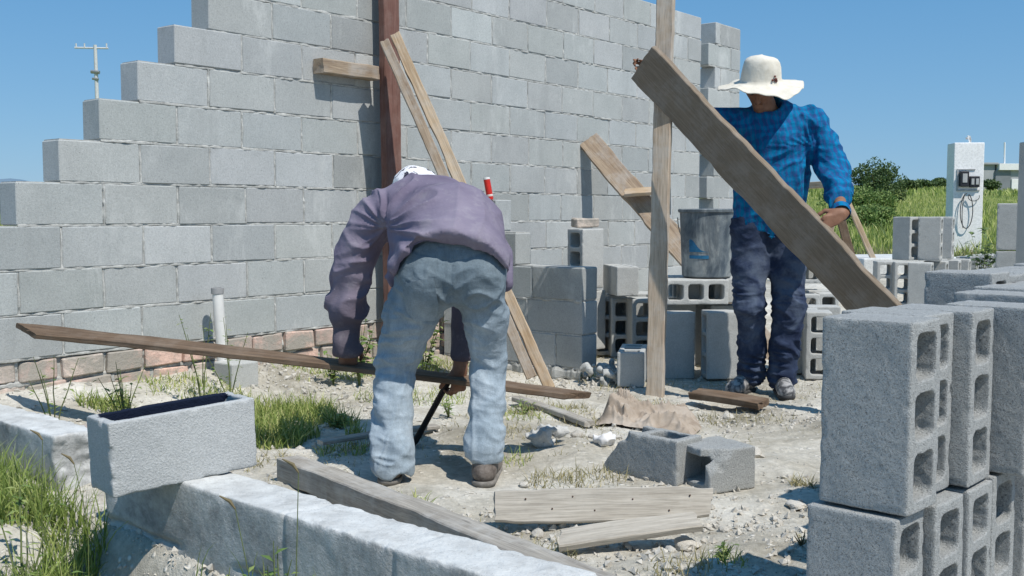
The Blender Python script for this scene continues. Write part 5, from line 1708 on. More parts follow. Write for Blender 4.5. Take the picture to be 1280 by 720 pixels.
# ---------- man in the hat
E_t = None
best = None
for k in range(400):
    t_ = k * 0.006
    q = K0 + dK * t_ + (wK * 0.1 if wK.z > 0 else -wK * 0.1)
    px_ = 640 + q.x / (q.y * math.cos(PITCH) - (q.z - CAMZ) * math.sin(PITCH)) * FPX
    if best is None or abs(px_ - 1030) < best[0]: best = (abs(px_ - 1030), q.copy())
EH = best[1]
upw = wK if wK.z > 0 else -wK
nback = dK.cross(upw); nback = nback if nback.y > 0 else -nback
WLH = EH + upw * 0.055 + nback * 0.095 + Vector((0.0, 0.0, 0.012))
WRH = K0 + dK * 0.075 + nback * 0.052 - upw * 0.03
SH_L, SH_R = V3(1.545, 5.50, 1.425), V3(1.165, 5.50, 1.425)
EL_L = V3(1.655, 5.43, 1.175); EL_R = V3(.93, 5.60, 1.46)
man2 = empty("person", (1.36, 5.5, gz(1.36, 5.5)), "man in a white sun hat, blue checked shirt and dark jeans holding a wide plank", "person")
F = Field((.56, 4.95, .0), (1.86, 5.78, 1.76), 0.0068)
F.chain([V3(1.29, 5.57, .92), V3(1.41, 5.57, .92)], [.11, .11], .05)
F.cone(V3(1.35, 5.57, .95), V3(1.36, 5.54, 1.15), .14, .135, .05, flat=((0, 1, 0), .72))
F.cone(V3(1.36, 5.54, 1.15), V3(1.36, 5.52, 1.33), .15, .16, .05, flat=((0, 1, 0), .68))
F.chain([SH_R, SH_L], [.052, .052], .05)
F.chain([V3(1.34, 5.51, 1.42), V3(1.30, 5.47, 1.52)], [.058, .055], .03)
HC = V3(1.27, 5.43, 1.60); FD = V3(-.28, -.72, -.50); HU = V3(-.15, -.45, .88)
head(F, HC, FD, HU)
F.chain([V3(1.265, 5.57, .88), V3(1.245, 5.50, .47), V3(1.285, 5.585, .09)], [.088, .056, .038], .03)
F.chain([V3(1.435, 5.56, .88), V3(1.445, 5.47, .47), V3(1.425, 5.51, .09)], [.088, .056, .038], .03)
F.chain([SH_L, EL_L, WLH], [.05, .040, .028], .02)
F.chain([SH_R, EL_R, WRH], [.05, .040, .028], .02)
hand(F, WLH, -nback * 0.85 - upw * 0.42, -dK, -upw * 0.9 - nback * 0.1, curl=0.75, thumb_in=0.5)
hand(F, WRH, -dK, upw, -nback, curl=0.95, thumb_in=0.5, spread=0.05, s=1.05)
finish("body", F, M['skin'], man2, None, 1)
fD = FD.normalized(); fU = (HU - fD * HU.dot(fD)).normalized(); fL = fU.cross(fD)
for sg in (-1, 1):
    c_ = HC + fD * 0.083 + fU * 0.008 + fL * sg * 0.032
    bm = bmesh.new(); bmesh.ops.create_uvsphere(bm, u_segments=12, v_segments=8, radius=0.011, matrix=Matrix.Translation(c_))
    child("eye", bm_mesh("eye", bm, True), M['eye'], man2)

# hair at the back and sides, under the hat
F = Field((HC.x - .13, HC.y - .13, HC.z - .08), (HC.x + .13, HC.y + .13, HC.z + .14), 0.006)
F.cone(HC + fU * 0.03 - fD * 0.03, HC + fU * 0.03 - fD * 0.01, .088, .086, .02)
F.cone(HC - fU * 0.03 - fD * 0.045, HC - fU * 0.01 - fD * 0.04, .06, .07, .03)
F.cut(tuple(HC + fD * 0.012), tuple(-fD))
finish("hair", F, m_plain("black_hair", (0.02, 0.016, 0.014), 0.7), man2, None, 1)

def jeans2(F, g=0.0):
    F.chain([V3(1.285, 5.565, .90), V3(1.415, 5.565, .90)], [.122 + g, .122 + g], .05)
    F.chain([V3(1.27, 5.56, .86), V3(1.25, 5.53, .68), V3(1.245, 5.49, .47), V3(1.272, 5.54, .25), V3(1.283, 5.575, .10)], [.112 + g, .092 + g, .077 + g, .068 + g, .070 + g], .03)
    F.chain([V3(1.435, 5.55, .86), V3(1.445, 5.52, .68), V3(1.447, 5.465, .47), V3(1.437, 5.49, .25), V3(1.427, 5.505, .10)], [.112 + g, .095 + g, .082 + g, .074 + g, .076 + g], .03)
def b_jeans2(t, p):
    c = t.ramp(t.noise(p, 7, 5, 0.65, 0.5), [(0.35, (0.014, 0.021, 0.046)), (0.52, (0.034, 0.048, 0.088)), (0.70, (0.085, 0.11, 0.16))])
    sep = t.n("SeparateXYZ"); t.l(p, sep.inputs[0])
    th = t.math('MULTIPLY', t.ramp(t.math('ABSOLUTE', t.math('SUBTRACT', sep.outputs[2], 0.62)), [(0.05, 1.0), (0.26, 0.0)]), t.ramp(t.noise(p, 9, 4, 0.6), [(0.42, 0.0), (0.62, 1.0)]))
    return t.mix(t.math('MULTIPLY', th, 0.55), c, (0.13, 0.16, 0.21))
F = Field((1.08, 5.30, -0.0), (1.62, 5.76, 1.0), 0.006)
jeans2(F)
F.cut((0, 0, .055), (0, .05, 1))
jn2 = finish("jeans", F, m_fabric("dark_indigo_denim", b_jeans2), man2, lambda P: leg_folds(P, ((.47, .10, .7), (.13, .11, 1.7), (.28, .08, .8)), 0.017, 221, 22), 1)

def b_shirt(t, p):
    q = t.mapping(p, (1, 1, 1), (0, math.radians(8), 0))
    def wave(ax, sc, lo, hi, ph=0.0):
        w = t.n("TexWave"); w.wave_type = 'BANDS'; w.bands_direction = ax; w.inputs["Scale"].default_value = sc; w.inputs["Distortion"].default_value = 5.0
        w.inputs["Detail"].default_value = 1.0; w.inputs["Detail Scale"].default_value = 2.0; w.inputs["Phase Offset"].default_value = ph
        t.l(q, w.inputs[0]); return t.ramp(w.outputs["Fac"], [(lo - 0.15, 0.0), (hi + 0.15, 1.0)])
    wx, wz = wave('X', 7.4, 0.45, 0.62), wave('Z', 6.8, 0.45, 0.62)
    s = t.math('MULTIPLY', t.math('ADD', wx, wz), 0.5)
    c = t.ramp(s, [(0.0, (0.003, 0.175, 0.36)), (0.5, (0.004, 0.125, 0.28)), (1.0, (0.014, 0.080, 0.21))])
    f = t.math('MULTIPLY', wave('X', 14, 0.75, 0.9, 1.0), 0.35)
    c = t.mix(f, c, (0.07, 0.05, 0.22))
    return c
ms_ = m_fabric("blue_checked_cotton", b_shirt)
F = Field((.70, 5.08, .70), (1.90, 5.80, 1.58), 0.0062)
F.cone(V3(1.35, 5.56, .93), V3(1.365, 5.54, 1.12), .185, .178, .05, flat=((0, 1, 0), .78))
F.cone(V3(1.365, 5.54, 1.12), V3(1.36, 5.515, 1.33), .178, .188, .06, flat=((0, 1, 0), .72))
F.chain([SH_R + V3(.02, 0, -.015), V3(1.35, 5.52, 1.45), SH_L + V3(-.01, 0, -.01)], [.082, .088, .085], .05)
F.chain([V3(1.34, 5.51, 1.46), V3(1.32, 5.49, 1.515)], [.080, .074], .02)
mL = SH_L.lerp(EL_L, .5)
F.chain([SH_L, mL, EL_L, EL_L.lerp(WLH, .5), WLH + (EL_L - WLH).normalized() * 0.02], [.085, .080, .074, .062, .045], .035)
F.chain([SH_R, EL_R, WRH + (EL_R - WRH).normalized() * 0.03], [.08, .062, .042], .03)
F.cone(V3(1.30, 5.42, 1.60), V3(1.32, 5.46, 1.52), .085, .066, .005, sub=True)
X, Y, Z = F.grid()
F.v = np.maximum(F.v, np.where((X < 1.58) & (Z < .95), (.835 + 0.012 * np.sin(X * 22)) - Z, -1)).astype(np.float32)
fw = (WLH - EL_L).normalized()
dcut = (X - WLH.x) * fw.x + (Y - WLH.y) * fw.y + (Z - WLH.z) * fw.z + 0.01
F.v = np.where((X > 1.42) & (Y < 5.36), np.maximum(F.v, dcut), F.v)
fw2 = (WRH - EL_R).normalized()
dcut = (X - WRH.x) * fw2.x + (Y - WRH.y) * fw2.y + (Z - WRH.z) * fw2.z + 0.01
F.v = np.where(X < .92, np.maximum(F.v, dcut), F.v)
Fj = Field((.70, 5.08, .70), (1.90, 5.80, 1.58), 0.0062); jeans2(Fj, 0.012)
F.v = np.where(Z < .858, np.maximum(F.v, -Fj.v), F.v).astype(np.float32)
def dsh(P):
    x, y, z = P[:, 0], P[:, 1], P[:, 2]
    arm = smooth(1.56, 1.64, x)
    wr = noise3(x * 5, y * 5, z * 5, 331)
    d = 0.011 * ridge(x * 7 + z * 3, y * 5, z * 9 - x * 5 + 1.6 * wr, 333, 2) * (1 - arm)
    d = d + arm * 0.014 * ridge(x * 6, y * 12 + z * 4, z * 17 + y * 8 + 1.4 * wr, 335, 2)
    r = np.hypot(x - 1.53, z - 1.30) + 1e-4; th = np.arctan2(z - 1.30, x - 1.53)
    d = d + 0.015 * np.exp(-((r - .12) / .12) ** 2) * (1 - arm) * ridge(th * 3, r * 4, 1, 337, 2.5)
    return d - 0.016 * np.exp(-((x - 1.545 + (1.35 - z) * .05) / .014) ** 2) * smooth(.98, 1.1, z) * smooth(1.40, 1.33, z)
sh2 = finish("shirt", F, ms_, man2, dsh, 1)
# cuff of the left sleeve
tube("cuff", [WLH - fw * 0.045, WLH - fw * 0.02, WLH - fw * 0.002], 0.04, ms_, sh2, seg=20, closed_ends=False, rs=[.045, .047, .043]).matrix_parent_inverse = Matrix.Identity(4)

# hat: soft crown and a wide waving brim
HA = (fU * 0.72 + Vector((0.08, -0.04, 0.75))).normalized()
HB_ = HC + HA * 0.028 - fD * 0.002
HL = Vector((1, 0, 0)); HL = (HL - HA * HL.dot(HA)).normalized(); HF = HA.cross(HL)
NS = 72
prof = [(0.002, 0.128), (0.03, 0.128), (0.055, 0.124), (0.075, 0.114), (0.087, 0.097), (0.094, 0.070), (0.098, 0.04), (0.101, 0.015), (0.106, 0.002), (0.125, -0.006), (0.15, -0.014), (0.18, -0.020), (0.205, -0.026), (0.213, -0.029), (0.213, -0.032), (0.205, -0.031), (0.18, -0.025), (0.15, -0.019), (0.125, -0.011), (0.104, -0.003), (0.096, 0.02), (0.09, 0.07), (0.06, 0.115), (0.002, 0.122)]
V, Qs = [], []
for i, (r_, z_) in enumerate(prof):
    for j in range(NS):
        a = 2 * math.pi * j / NS
        out = max(0, (r_ - 0.105) / 0.108)
        zz_ = z_ + out * (0.012 * math.sin(2 * a + 0.4) + 0.008 * math.sin(3 * a + 2.0) + 0.006 * math.sin(7 * a)) + out * 0.004 * math.sin(13 * a + 1)
        rr_ = r_ * (1 + 0.03 * math.sin(2 * a + 1) + 0.012 * math.sin(5 * a + z_ * 30) + out * 0.03 * math.sin(4 * a))
        if z_ > 0.09: zz_ -= 0.008 * math.cos(a - 1)
        V.append(tuple(HB_ + HL * rr_ * math.cos(a) + HF * rr_ * math.sin(a) + HA * zz_))
for i in range(len(prof) - 1):
    for j in range(NS):
        j2 = (j + 1) % NS
        Qs.append((i * NS + j, (i + 1) * NS + j, (i + 1) * NS + j2, i * NS + j2))
t = NT("cream_cotton_hat")
c = t.ramp(t.noise(t.geo(), 25, 4, 0.6), [(0.3, (0.60, 0.555, 0.46)), (0.7, (0.72, 0.68, 0.59))])
mh_ = t.done(c, 0.9, t.bump(t.noise(t.geo(), 320, 2, 0.5), 0.3, 0.002, t.bump(t.noise(t.geo(), 22, 3, 0.5), 0.4, 0.012)), 0.1)
hat = child("hat", np_mesh("hat", V, Qs), mh_, man2)
# small embroidered sprig on the crown and the brim's dark edge binding
t = NT("dark_red_embroidery")
msp = t.done((0.16, 0.06, 0.05), 0.9)
random.seed(9)
for k in range(9):
    a = math.radians(-62 + random.uniform(-9, 9)); z_ = random.uniform(0.012, 0.04)
    c_ = HB_ + HL * 0.1035 * math.cos(a) + HF * 0.1035 * math.sin(a) + HA * z_
    if k == 0: spv = bmesh.new()
    bmesh.ops.create_icosphere(spv, subdivisions=1, radius=random.uniform(0.004, 0.008), matrix=Matrix.Translation(c_))
child("embroidery", bm_mesh("embroidery", spv, True), msp, hat).matrix_parent_inverse = Matrix.Identity(4)
bp_ = [HB_ + HL * 0.212 * (1 + 0.03 * math.sin(2 * a + 1) + 0.03 * math.sin(4 * a)) * math.cos(a) + HF * 0.212 * (1 + 0.03 * math.sin(2 * a + 1) + 0.03 * math.sin(4 * a)) * math.sin(a) + HA * (-0.031 + 0.012 * math.sin(2 * a + 0.4) + 0.008 * math.sin(3 * a + 2.0) + 0.006 * math.sin(7 * a) + 0.004 * math.sin(13 * a + 1)) for a in np.linspace(0, 2 * math.pi, 100)]
tube("brim_binding", bp_, 0.0028, msp if False else mh_, hat, seg=6).matrix_parent_inverse = Matrix.Identity(4)

t = NT("grey_trail_shoe")
c = t.ramp(t.noise(t.geo(), 26, 4, 0.6, 1.0), [(0.4, (0.07, 0.07, 0.075)), (0.5, (0.20, 0.20, 0.20)), (0.62, (0.38, 0.37, 0.36))])
ms2 = t.done(c, 0.7, t.bump(t.noise(t.geo(), 80, 3, 0.6), 0.4, 0.004), 0.2)
msole2 = m_plain("dark_rubber_sole", (0.05, 0.05, 0.05), 0.8, var=0.3, scale=40)
g_ = gz(1.25, 5.5)
shoe(man2, (1.30, 5.64, g_), (1.135, 5.44, g_), ms2, msole2, 3)
g_ = gz(1.42, 5.4)
shoe(man2, (1.435, 5.575, g_), (1.405, 5.30, g_), ms2, msole2, 4)

# ------------------------------------------------------------------ vegetation
def m_leaf(name, a, b, c_, trans=0.25, dry=None):
    t = NT(name)
    p = t.geo()
    at = t.attr()
    sep = t.n("SeparateColor"); t.l(at, sep.inputs[0])
    col = t.ramp(sep.outputs[0], [(0.0, a), (0.5, b), (1.0, c_)])
    m = t.done(col, 0.6, None, 0.25)
    tr = t.n("BsdfTranslucent"); t.l(col, tr.inputs[0])
    mx = t.n("MixShader"); mx.inputs[0].default_value = trans
    t.l(t.b.outputs[0], mx.inputs[1]); t.l(tr.outputs[0], mx.inputs[2]); t.l(mx.outputs[0], t.out.inputs[0])
    return m
M['grass'] = m_leaf("grass_blades", (0.14, 0.20, 0.045), (0.32, 0.41, 0.11), (0.62, 0.58, 0.27))
M['field'] = m_leaf("field_grass_blades", (0.19, 0.25, 0.06), (0.36, 0.43, 0.11), (0.60, 0.57, 0.26))
M['weed'] = m_leaf("weed_leaves", (0.09, 0.15, 0.045), (0.17, 0.26, 0.07), (0.34, 0.39, 0.14))
M['drygrass'] = m_leaf("dry_grass_blades", (0.20, 0.19, 0.08), (0.42, 0.37, 0.20), (0.58, 0.52, 0.33))
M['bush'] = m_leaf("bush_leaves", (0.05, 0.09, 0.035), (0.10, 0.155, 0.055), (0.20, 0.26, 0.10))
M['stem'] = m_plain("dry_stem", (0.16, 0.13, 0.07), 0.8)

def blades(name, XY, Hh, Wd, mat, lean=0.5, seed=0, seg=3, kind="stuff", tint=(0.0, 0.8), label=None, cat=None, Zb=None):
    rg = np.random.default_rng(seed)
    n = len(XY)
    z = terrain(XY[:, 0], XY[:, 1]) if Zb is None else Zb
    az = rg.uniform(0, 2 * np.pi, n); ln = rg.uniform(0.1, 1.0, n) * lean
    fx = rg.uniform(0, 2 * np.pi, n)
    T = np.linspace(0, 1, seg + 1)
    V = np.zeros((n, 2 * seg + 1, 3)); 
    for k, t_ in enumerate(T):
        off = Hh * ln * t_ ** 1.8
        hx = XY[:, 0] + np.cos(az) * off; hy = XY[:, 1] + np.sin(az) * off
        hz = z - 0.01 + Hh * (t_ - 0.35 * ln * t_ ** 2.2)
        w = Wd * (1 - t_) ** 0.7 * 0.5
        if k < seg:
            V[:, 2 * k, 0] = hx - np.cos(fx) * w; V[:, 2 * k, 1] = hy - np.sin(fx) * w; V[:, 2 * k, 2] = hz
            V[:, 2 * k + 1, 0] = hx + np.cos(fx) * w; V[:, 2 * k + 1, 1] = hy + np.sin(fx) * w; V[:, 2 * k + 1, 2] = hz
        else:
            V[:, 2 * k] = np.stack([hx, hy, hz], 1)
    b = (np.arange(n) * (2 * seg + 1))[:, None]
    q = np.concatenate([b + np.array([2 * k, 2 * k + 1, 2 * k + 3, 2 * k + 2]) for k in range(seg - 1)], 0)
    tr = b + np.array([2 * seg - 2, 2 * seg - 1, 2 * seg])
    tn = rg.uniform(tint[0], tint[1], n) ** 1.3
    me = np_mesh(name, V.reshape(-1, 3), q, tr, smooth=False, tint=np.repeat(tn, 2 * seg + 1))
    o = link(name, me, mat)
    tag(o, label, cat, None, kind)
    return o

def scatter(n, poly_lo, poly_hi, seed, freq=3.0, thr=0.0, ok=None):
    rg = np.random.default_rng(seed)
    out = []
    tot = 0
    while tot < n:
        P = np.stack([rg.uniform(poly_lo[0], poly_hi[0], n * 2), rg.uniform(poly_lo[1], poly_hi[1], n * 2)], 1)
        k = noise3(P[:, 0] * freq, P[:, 1] * freq, seed, 91) + 0.5 * noise3(P[:, 0] * freq * 3, P[:, 1] * freq * 3, seed, 92) > thr
        if ok is not None: k &= ok(P[:, 0], P[:, 1])
        P = P[k]; out.append(P); tot += len(P)
        if len(P) == 0: break
    return np.concatenate(out)[:n]

def wall_side(x, y):  # distance in front of the long wall
    return (x - OW.x) * NW.x + (y - OW.y) * NW.y
def low_side(x, y):   # behind the low wall is positive
    return (x - LB.x) * WB.x + (y - LB.y) * WB.y

rg = np.random.default_rng(3)
# green patch between the low wall and the bent man
P = scatter(5200, (-1.5, 4.05), (-0.55, 5.25), 101, 3.0, -0.15, lambda x, y: (wall_side(x, y) > 0.28) & (((x + 1.0) / 0.5) ** 2 + ((y - 4.55) / 0.5) ** 2 < 1 + 0.5 * noise3(x * 4, y * 4, 0, 4)))
blades("grass", P, rg.uniform(0.04, 0.13, len(P)), 0.006, M['grass'], 0.9, 11, tint=(0.05, 1.0))
# behind the low wall at the left
P = scatter(4200, (-2.9, 3.6), (-1.25, 5.0), 103, 2.5, -0.05, lambda x, y: (wall_side(x, y) > 0.2) & (low_side(x, y) > 0.2))
blades("grass", P, rg.uniform(0.03, 0.11, len(P)), 0.006, M['grass'], 1.0, 12, tint=(0.05, 0.95))
# tall grass in front of the low wall, bottom left
P = scatter(14000, (-2.4, 1.9), (-0.95, 4.0), 105, 2.0, -0.5, lambda x, y: (low_side(x, y) < -0.02) & (x + 0.45 * (y - 2.6) < -1.02 + 0.12 * noise3(x * 5, y * 5, 0, 2)))
blades("grass", P, rg.uniform(0.06, 0.21, len(P)) , 0.006, M['grass'], 0.75, 13, seg=4, tint=(0.0, 0.8))
P = scatter(2200, (-1.3, 1.7), (0.1, 3.0), 107, 4.0, -0.1, lambda x, y: (low_side(x, y) < -0.02) & (low_side(x, y) > -0.55))
blades("grass", P, rg.uniform(0.05, 0.20, len(P)), 0.006, M['grass'], 0.8, 14, tint=(0.1, 1.0))
P = scatter(2600, (-2.6, 4.0), (0.2, 6.4), 131, 3.4, 0.05, lambda x, y: (wall_side(x, y) > 0.03) & (wall_side(x, y) < 0.42))
blades("grass", P, rg.uniform(0.02, 0.07, len(P)), 0.006, M['grass'], 1.1, 17, tint=(0.2, 1.0))
# sparse dry tufts over the bare ground
tc = []
for (px, py, r_, n_) in ((700, 512, .16, 260), (735, 530, .10, 120), (655, 520, .08, 90), (690, 600, .10, 160), (740, 598, .12, 200), (640, 690, .10, 150), (690, 695, .08, 120), (1002, 605, .05, 110), (850, 715, .10, 140),
                         (790, 500, .1, 80), (820, 505, .1, 120), (905, 520, .12, 130), (760, 480, .2, 200), (560, 470, .25, 300), (365, 470, .3, 260), (450, 480, .2, 200), (640, 545, .1, 120), (960, 520, .1, 60), (830, 460, .2, 80), (600, 700, .1, 120), (330, 575, .12, 120)):
    p = PZ(px, py, 0.0)
    a = rg.uniform(0, 6.28, n_); rr_ = r_ * np.sqrt(rg.uniform(0, 1, n_))
    cl = rg.normal(0, r_ * 0.15, (n_, 2))
    tc.append(np.stack([p.x + np.cos(a) * rr_, p.y + np.sin(a) * rr_], 1) + cl)
P = np.concatenate(tc)
blades("dry_grass", P, rg.uniform(0.02, 0.075, len(P)), 0.0045, M['drygrass'], 1.3, 15, tint=(0.0, 1.0))
P = scatter(8000, (-1.6, 2.6), (2.4, 8.0), 109, 1.6, 0.1, lambda x, y: (wall_side(x, y) > 0.1) & (low_side(x, y) > 0.25))
blades("dry_grass", P, rg.uniform(0.015, 0.05, len(P)), 0.004, M['drygrass'], 1.5, 16, tint=(0.0, 1.0))

tg = []
for (px, py, r_, n_) in ((430, 560, .12, 200), (540, 500, .2, 260), (480, 500, .16, 200), (650, 525, .12, 120), (735, 470, .12, 120), (815, 512, .06, 60), (640, 575, .08, 80), (905, 705, .07, 60), (520, 630, .05, 50), (700, 520, .06, 60)):
    p = PZ(px, py, 0.0); a = rg.uniform(0, 6.28, n_); rr_ = r_ * np.sqrt(rg.uniform(0, 1, n_))
    tg.append(np.stack([p.x + np.cos(a) * rr_, p.y + np.sin(a) * rr_], 1))
P = np.concatenate(tg)
blades("grass", P, rg.uniform(0.02, 0.08, len(P)), 0.005, M['grass'], 1.1, 18, tint=(0.2, 1.0))
# the field
def wedge(n, y0, y1, pa, pb, seed, power=0.6):
    rg_ = np.random.default_rng(seed)
    y = y0 + (y1 - y0) * rg_.uniform(0, 1, n) ** (1 / power)
    px = rg_.uniform(pa, pb, n)
    return np.stack([(px - 640) / FPX * y, y], 1)
P = np.concatenate([wedge(26000, 15.2, 75, 930, 1420, 1, 0.75), wedge(5000, 15.2, 60, -260, 60, 2, 0.75)])
hh_ = rg.uniform(0.10, 0.34, len(P)) * (0.6 + 0.6 * np.clip(0.5 + noise3(P[:, 0] * 0.25, P[:, 1] * 0.25, 0, 6), 0, 1.3))
tt = np.clip(0.5 + 0.45 * noise3(P[:, 0] * 0.3, P[:, 1] * 0.2, 0, 7), 0, 1)
o = blades("field_grass", P, hh_, 0.035, M['field'], 0.6, 21, tint=(0.0, 1.0))
P = np.concatenate([wedge(9000, 75, 260, 900, 1420, 3, 0.8)])
blades("field_grass", P, rg.uniform(0.25, 0.6, len(P)), 0.16, M['field'], 0.6, 22, tint=(0.0, 1.0))
P = wedge(2600, 13.4, 16.5, 1030, 1300, 5, 0.9)
blades("field_grass", P, rg.uniform(0.1, 0.38, len(P)), 0.02, M['drygrass'], 0.7, 23, tint=(0.0, 0.7))

def leafy(name, centers, mat, leaf=0.05, per=400, seed=0, parent=None, tintr=(0, 1)):
    """crown of small leaf faces spread through several uneven clumps"""
    rg_ = np.random.default_rng(seed)
    V, Qs, Tn = [], [], []
    b = 0
    for (c, r, k) in centers:
        n = int(per * k)
        d = rg_.normal(size=(n, 3)); d /= np.linalg.norm(d, axis=1)[:, None]
        rad = rg_.uniform(0.25, 1.0, n) ** 0.45 * (1 + 0.25 * noise3(d[:, 0] * 2 + c[0], d[:, 1] * 2, d[:, 2] * 2, seed))
        pos = np.array(c) + d * np.array(r) * rad[:, None]
        u = rg_.normal(size=(n, 3)); u /= np.linalg.norm(u, axis=1)[:, None]
        w = np.cross(u, rg_.normal(size=(n, 3))); w /= np.linalg.norm(w, axis=1)[:, None]
        s = leaf * rg_.uniform(0.6, 1.3, n)[:, None]
        q = np.stack([pos - u * s * 0.5, pos + w * s * 0.28, pos + u * s * 0.5, pos - w * s * 0.28], 1)
        V.append(q.reshape(-1, 3)); Qs.append(np.arange(n * 4).reshape(n, 4) + b); b += n * 4
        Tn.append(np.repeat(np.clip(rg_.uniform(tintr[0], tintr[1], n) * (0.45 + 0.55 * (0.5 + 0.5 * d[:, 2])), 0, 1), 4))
    me = np_mesh(name, np.concatenate(V), np.concatenate(Qs), smooth=False, tint=np.concatenate(Tn))
    return child(name, me, mat, parent) if parent is not None else link(name, me, mat)

def bush(px, pyb, Y, w, h, label, seed, leaf, per=260, mat='bush', name="bush", cat="bush", group=None, trunk=True):
    p = PY(px, pyb, Y); g = gz(p.x, p.y)
    e = empty(name, (p.x, p.y, g), label, cat, group)
    rr_ = random.Random(seed)
    cs = []
    for k in range(16):
        a = rr_.uniform(0, 6.28); q = rr_.uniform(0, 0.62)
        zc = g + h * rr_.uniform(0.18, 0.78) * (1 - 0.35 * q)
        s = rr_.uniform(0.18, 0.34)
        cs.append(((p.x + math.cos(a) * w * 0.5 * q * 1.2, p.y + math.sin(a) * w * 0.5 * q, zc), (w * s * 0.8, w * s * 0.8, h * s * 0.85), rr_.uniform(0.6, 1.3)))
    leafy("crown", cs, M[mat], leaf, per, seed, e)
    if trunk:
        tube("trunk", [(p.x, p.y, g - 0.2), (p.x + 0.05 * w, p.y, g + h * 0.3), (p.x - 0.03 * w, p.y, g + h * 0.6)], 0.03 * w, M['stem'], e, seg=6, rs=[0.035 * w, 0.025 * w, 0.012 * w])
        for k in range(3):
            a = k * 2.1
            tube("branch", [(p.x, p.y, g + h * 0.2), (p.x + math.cos(a) * w * 0.3, p.y + math.sin(a) * w * 0.3, g + h * 0.6)], 0.015 * w, M['stem'], e, seg=5, rs=[0.015 * w, 0.006 * w])
    return e
bush(1094, 250, 60.0, 3.6, 2.7, "rounded dark green bush on the skyline right of the man in the hat", 1, 0.16, 420)
bush(1072, 262, 42.0, 2.9, 1.5, "loose lower bush left of the rounded one, among tall grass", 2, 0.12, 300, 'weed')
bush(1084, 285, 26.0, 1.7, 0.8, "low shrub in the tall grass nearest the sawhorse", 3, 0.08, 260, 'weed')
bush(1152, 238, 150.0, 4.0, 1.3, "dark distant bush left of the white pillar, broader one", 4, 0.5, 160)
bush(1175, 236, 160.0, 3.6, 1.6, "dark distant bush touching the left side of the white pillar", 5, 0.5, 160)
bush(1134, 240, 120.0, 4.0, 1.4, "small distant bush right of the rounded bush", 6, 0.35, 120)
bush(1238, 242, 95.0, 2.2, 1.4, "small bush in front of the far grey house", 7, 0.25, 100)
bush(5, 262, 40.0, 3.2, 1.1, "bush in the field at the left frame edge past the wall's stepped end", 8, 0.12, 200, 'weed')
# leafy plants close by
def plant(px, Y, h, label, seed, mat='weed', n=7, leaf=0.05, zb=None, spread=0.4, cat="plant", name="leafy_plant", per=9):
    p = PY(px, 300, Y); g = gz(p.x, p.y) if zb is None else zb
    e = empty(name, (p.x, p.y, g), label, cat)
    rr_ = random.Random(seed)
    V, Qs, Tn = [], [], []
    for k in range(n):
        a = rr_.uniform(0, 6.28); L = h * rr_.uniform(0.6, 1.05); sp = rr_.uniform(0.05, spread) * h
        pts = [Vector((p.x + math.cos(a) * sp * (i / 5) ** 1.3 + rr_.uniform(-1, 1) * 0.01 * h, p.y + math.sin(a) * sp * (i / 5) ** 1.3, g - 0.01 + L * i / 5)) for i in range(6)]
        tube("stem", pts, 0.002, M['stem'] if mat == 'drygrass' else M['weedstem'], e, seg=5, rs=[0.0035 * max(0.5, h), 0.003, 0.0027, 0.0022, 0.0018, 0.001])
        for j in range(per):
            t_ = rr_.uniform(0.2, 1.0); i = min(4, int(t_ * 5)); q = pts[i].lerp(pts[i + 1], t_ * 5 - i)
            b = rr_.uniform(0, 6.28); d = Vector((math.cos(b), math.sin(b), rr_.uniform(-0.1, 0.7))).normalized(); s = leaf * rr_.uniform(0.5, 1.2)
            w = d.cross(Vector((0, 0, 1))).normalized(); dn = Vector((0, 0, -0.25 * s))
            k0 = len(V)
            V += [q, q + d * s * 0.45 + w * s * 0.2, q + d * s * 0.45 - w * s * 0.2, q + d * s + dn, q + d * s * 0.5 + Vector((0, 0, s * 0.03))]
            Qs += [(k0, k0 + 1, k0 + 4), (k0, k0 + 4, k0 + 2), (k0 + 1, k0 + 3, k0 + 4), (k0 + 4, k0 + 3, k0 + 2)]
            Tn += [rr_.uniform(0, 1)] * 5
    me = np_mesh("leaves", [tuple(v) for v in V], None, Qs, smooth=False, tint=np.array(Tn))
    child("leaves", me, M[mat], e)
    return e
M['weedstem'] = m_plain("green_stem", (0.12, 0.15, 0.05), 0.7)
plant(1229, 10.2, 0.62, "dark glossy leafed plant between the white pillar and the right edge blocks", 31, 'bush', 14, 0.11, None, 0.45, per=16)
plant(447, 5.5, 0.42, "green leafy weed at the wall foot left of the bent man's leg", 32, n=10, leaf=0.07, per=14)
plant(530, 5.9, 0.42, "green leafy weed seen between the bent man's legs and the wall", 33, n=9, leaf=0.07, per=14)
plant(415, 5.45, 0.2, "low leafy weed near the bent man's left hand", 34, n=7, leaf=0.05)
plant(250, 4.75, 0.50, "tall thin weed in front of the white pipe", 35, n=4, leaf=0.035, spread=0.25, per=12)
plant(285, 4.9, 0.40, "thin weed in front of the concrete cube", 36, n=4, leaf=0.035, spread=0.3, per=12)
plant(60, 4.15, 0.42, "thin weed behind the low wall near the left frame edge", 37, n=5, leaf=0.035, spread=0.4)
plant(150, 4.4, 0.30, "bushy weed behind the loose block", 38, n=8, leaf=0.04, spread=0.5)
plant(318, 2.52, 0.30, "leafy weed growing against the front of the low white wall", 39, n=7, leaf=0.045, spread=0.6, per=10)
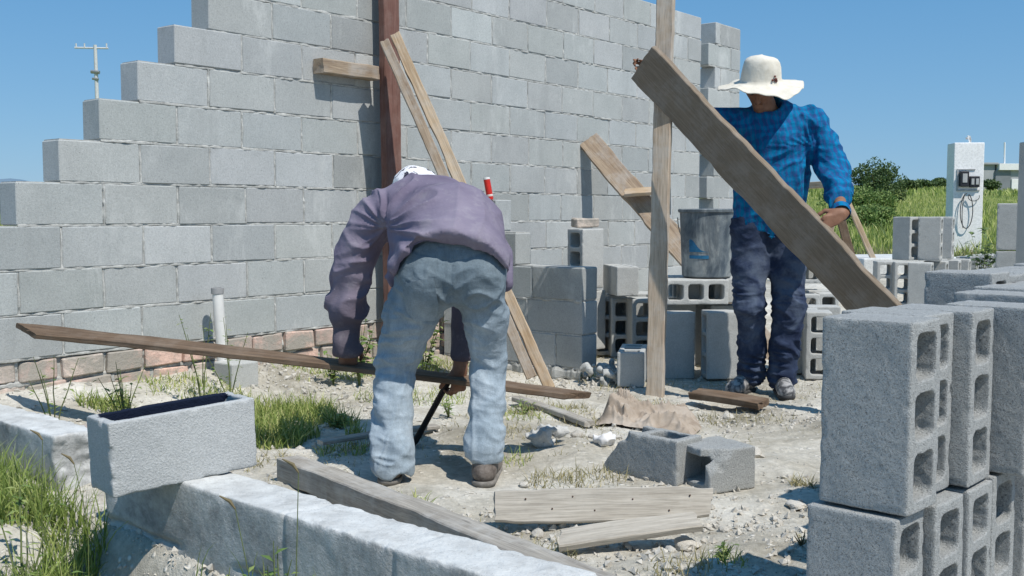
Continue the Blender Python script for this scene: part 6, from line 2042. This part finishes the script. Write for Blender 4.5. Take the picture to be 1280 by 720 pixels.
plant(345, 2.42, 0.36, "taller weed against the front of the low white wall, right of the leafy one", 40, n=3, leaf=0.04, spread=0.4, per=6)
plant(262, 2.60, 0.24, "small weed at the front foot of the low white wall", 41, n=6, leaf=0.04, spread=0.6)
plant(908, 2.82, 0.07, "small green weed on the bare ground near the front stack", 42, n=7, leaf=0.03, spread=0.8, per=7)
plant(1010, 2.95, 0.06, "tiny twiggy weed by the foot of the front stack", 43, 'drygrass', n=5, leaf=0.02, spread=0.8, per=3)
plant(420, 4.6, 0.10, "small green weed on the grass patch left of the bent man", 46, n=8, leaf=0.035, spread=0.9)
plant(560, 4.9, 0.09, "small weed on the ground seen between the bent man's feet and the wall", 47, n=7, leaf=0.03, spread=0.9)
plant(655, 4.9, 0.08, "small weed on the ground right of the bent man's knee", 48, n=7, leaf=0.03, spread=0.9)
plant(15, 2.9, 0.38, "tall weed standing in the grass at the left frame edge", 44, n=5, leaf=0.04, spread=0.4)
plant(100, 2.62, 0.26, "weed at the right end of the tall grass at lower left", 45, n=5, leaf=0.035, spread=0.5)
# seed heads on thin stalks
for i, (px, Y, h, lab) in enumerate(((362, 2.25, 0.55, "single tall grass stalk with a seed head before the low white wall"), (98, 2.9, 0.42, "tall bent grass stalk with a seed head at lower left"), (40, 3.0, 0.46, "tall grass stalk with a seed head close to the left frame edge"), (305, 2.3, 0.46, "short grass stalk with a drooping seed head before the low white wall"))):
    p = PY(px, 300, Y); g = gz(p.x, p.y)
    e = empty("grass_stalk", (p.x, p.y, g), lab, "grass stalk")
    top_ = Vector((p.x - 0.03 * (1 if i % 2 else -0.4), p.y, g + h))
    tube("stem", [(p.x, p.y, g), (p.x + 0.004, p.y, g + h * 0.6), tuple(top_)], 0.0012, M['weedstem'], e, seg=5, rs=[0.0018, 0.0013, 0.001])
    tube("seed_head", [tuple(top_), tuple(top_ + Vector((-0.012, 0, 0.018))), tuple(top_ + Vector((-0.035, 0, 0.030)))], 0.004, M['stem'], e, seg=6, rs=[0.002, 0.0045, 0.0015])
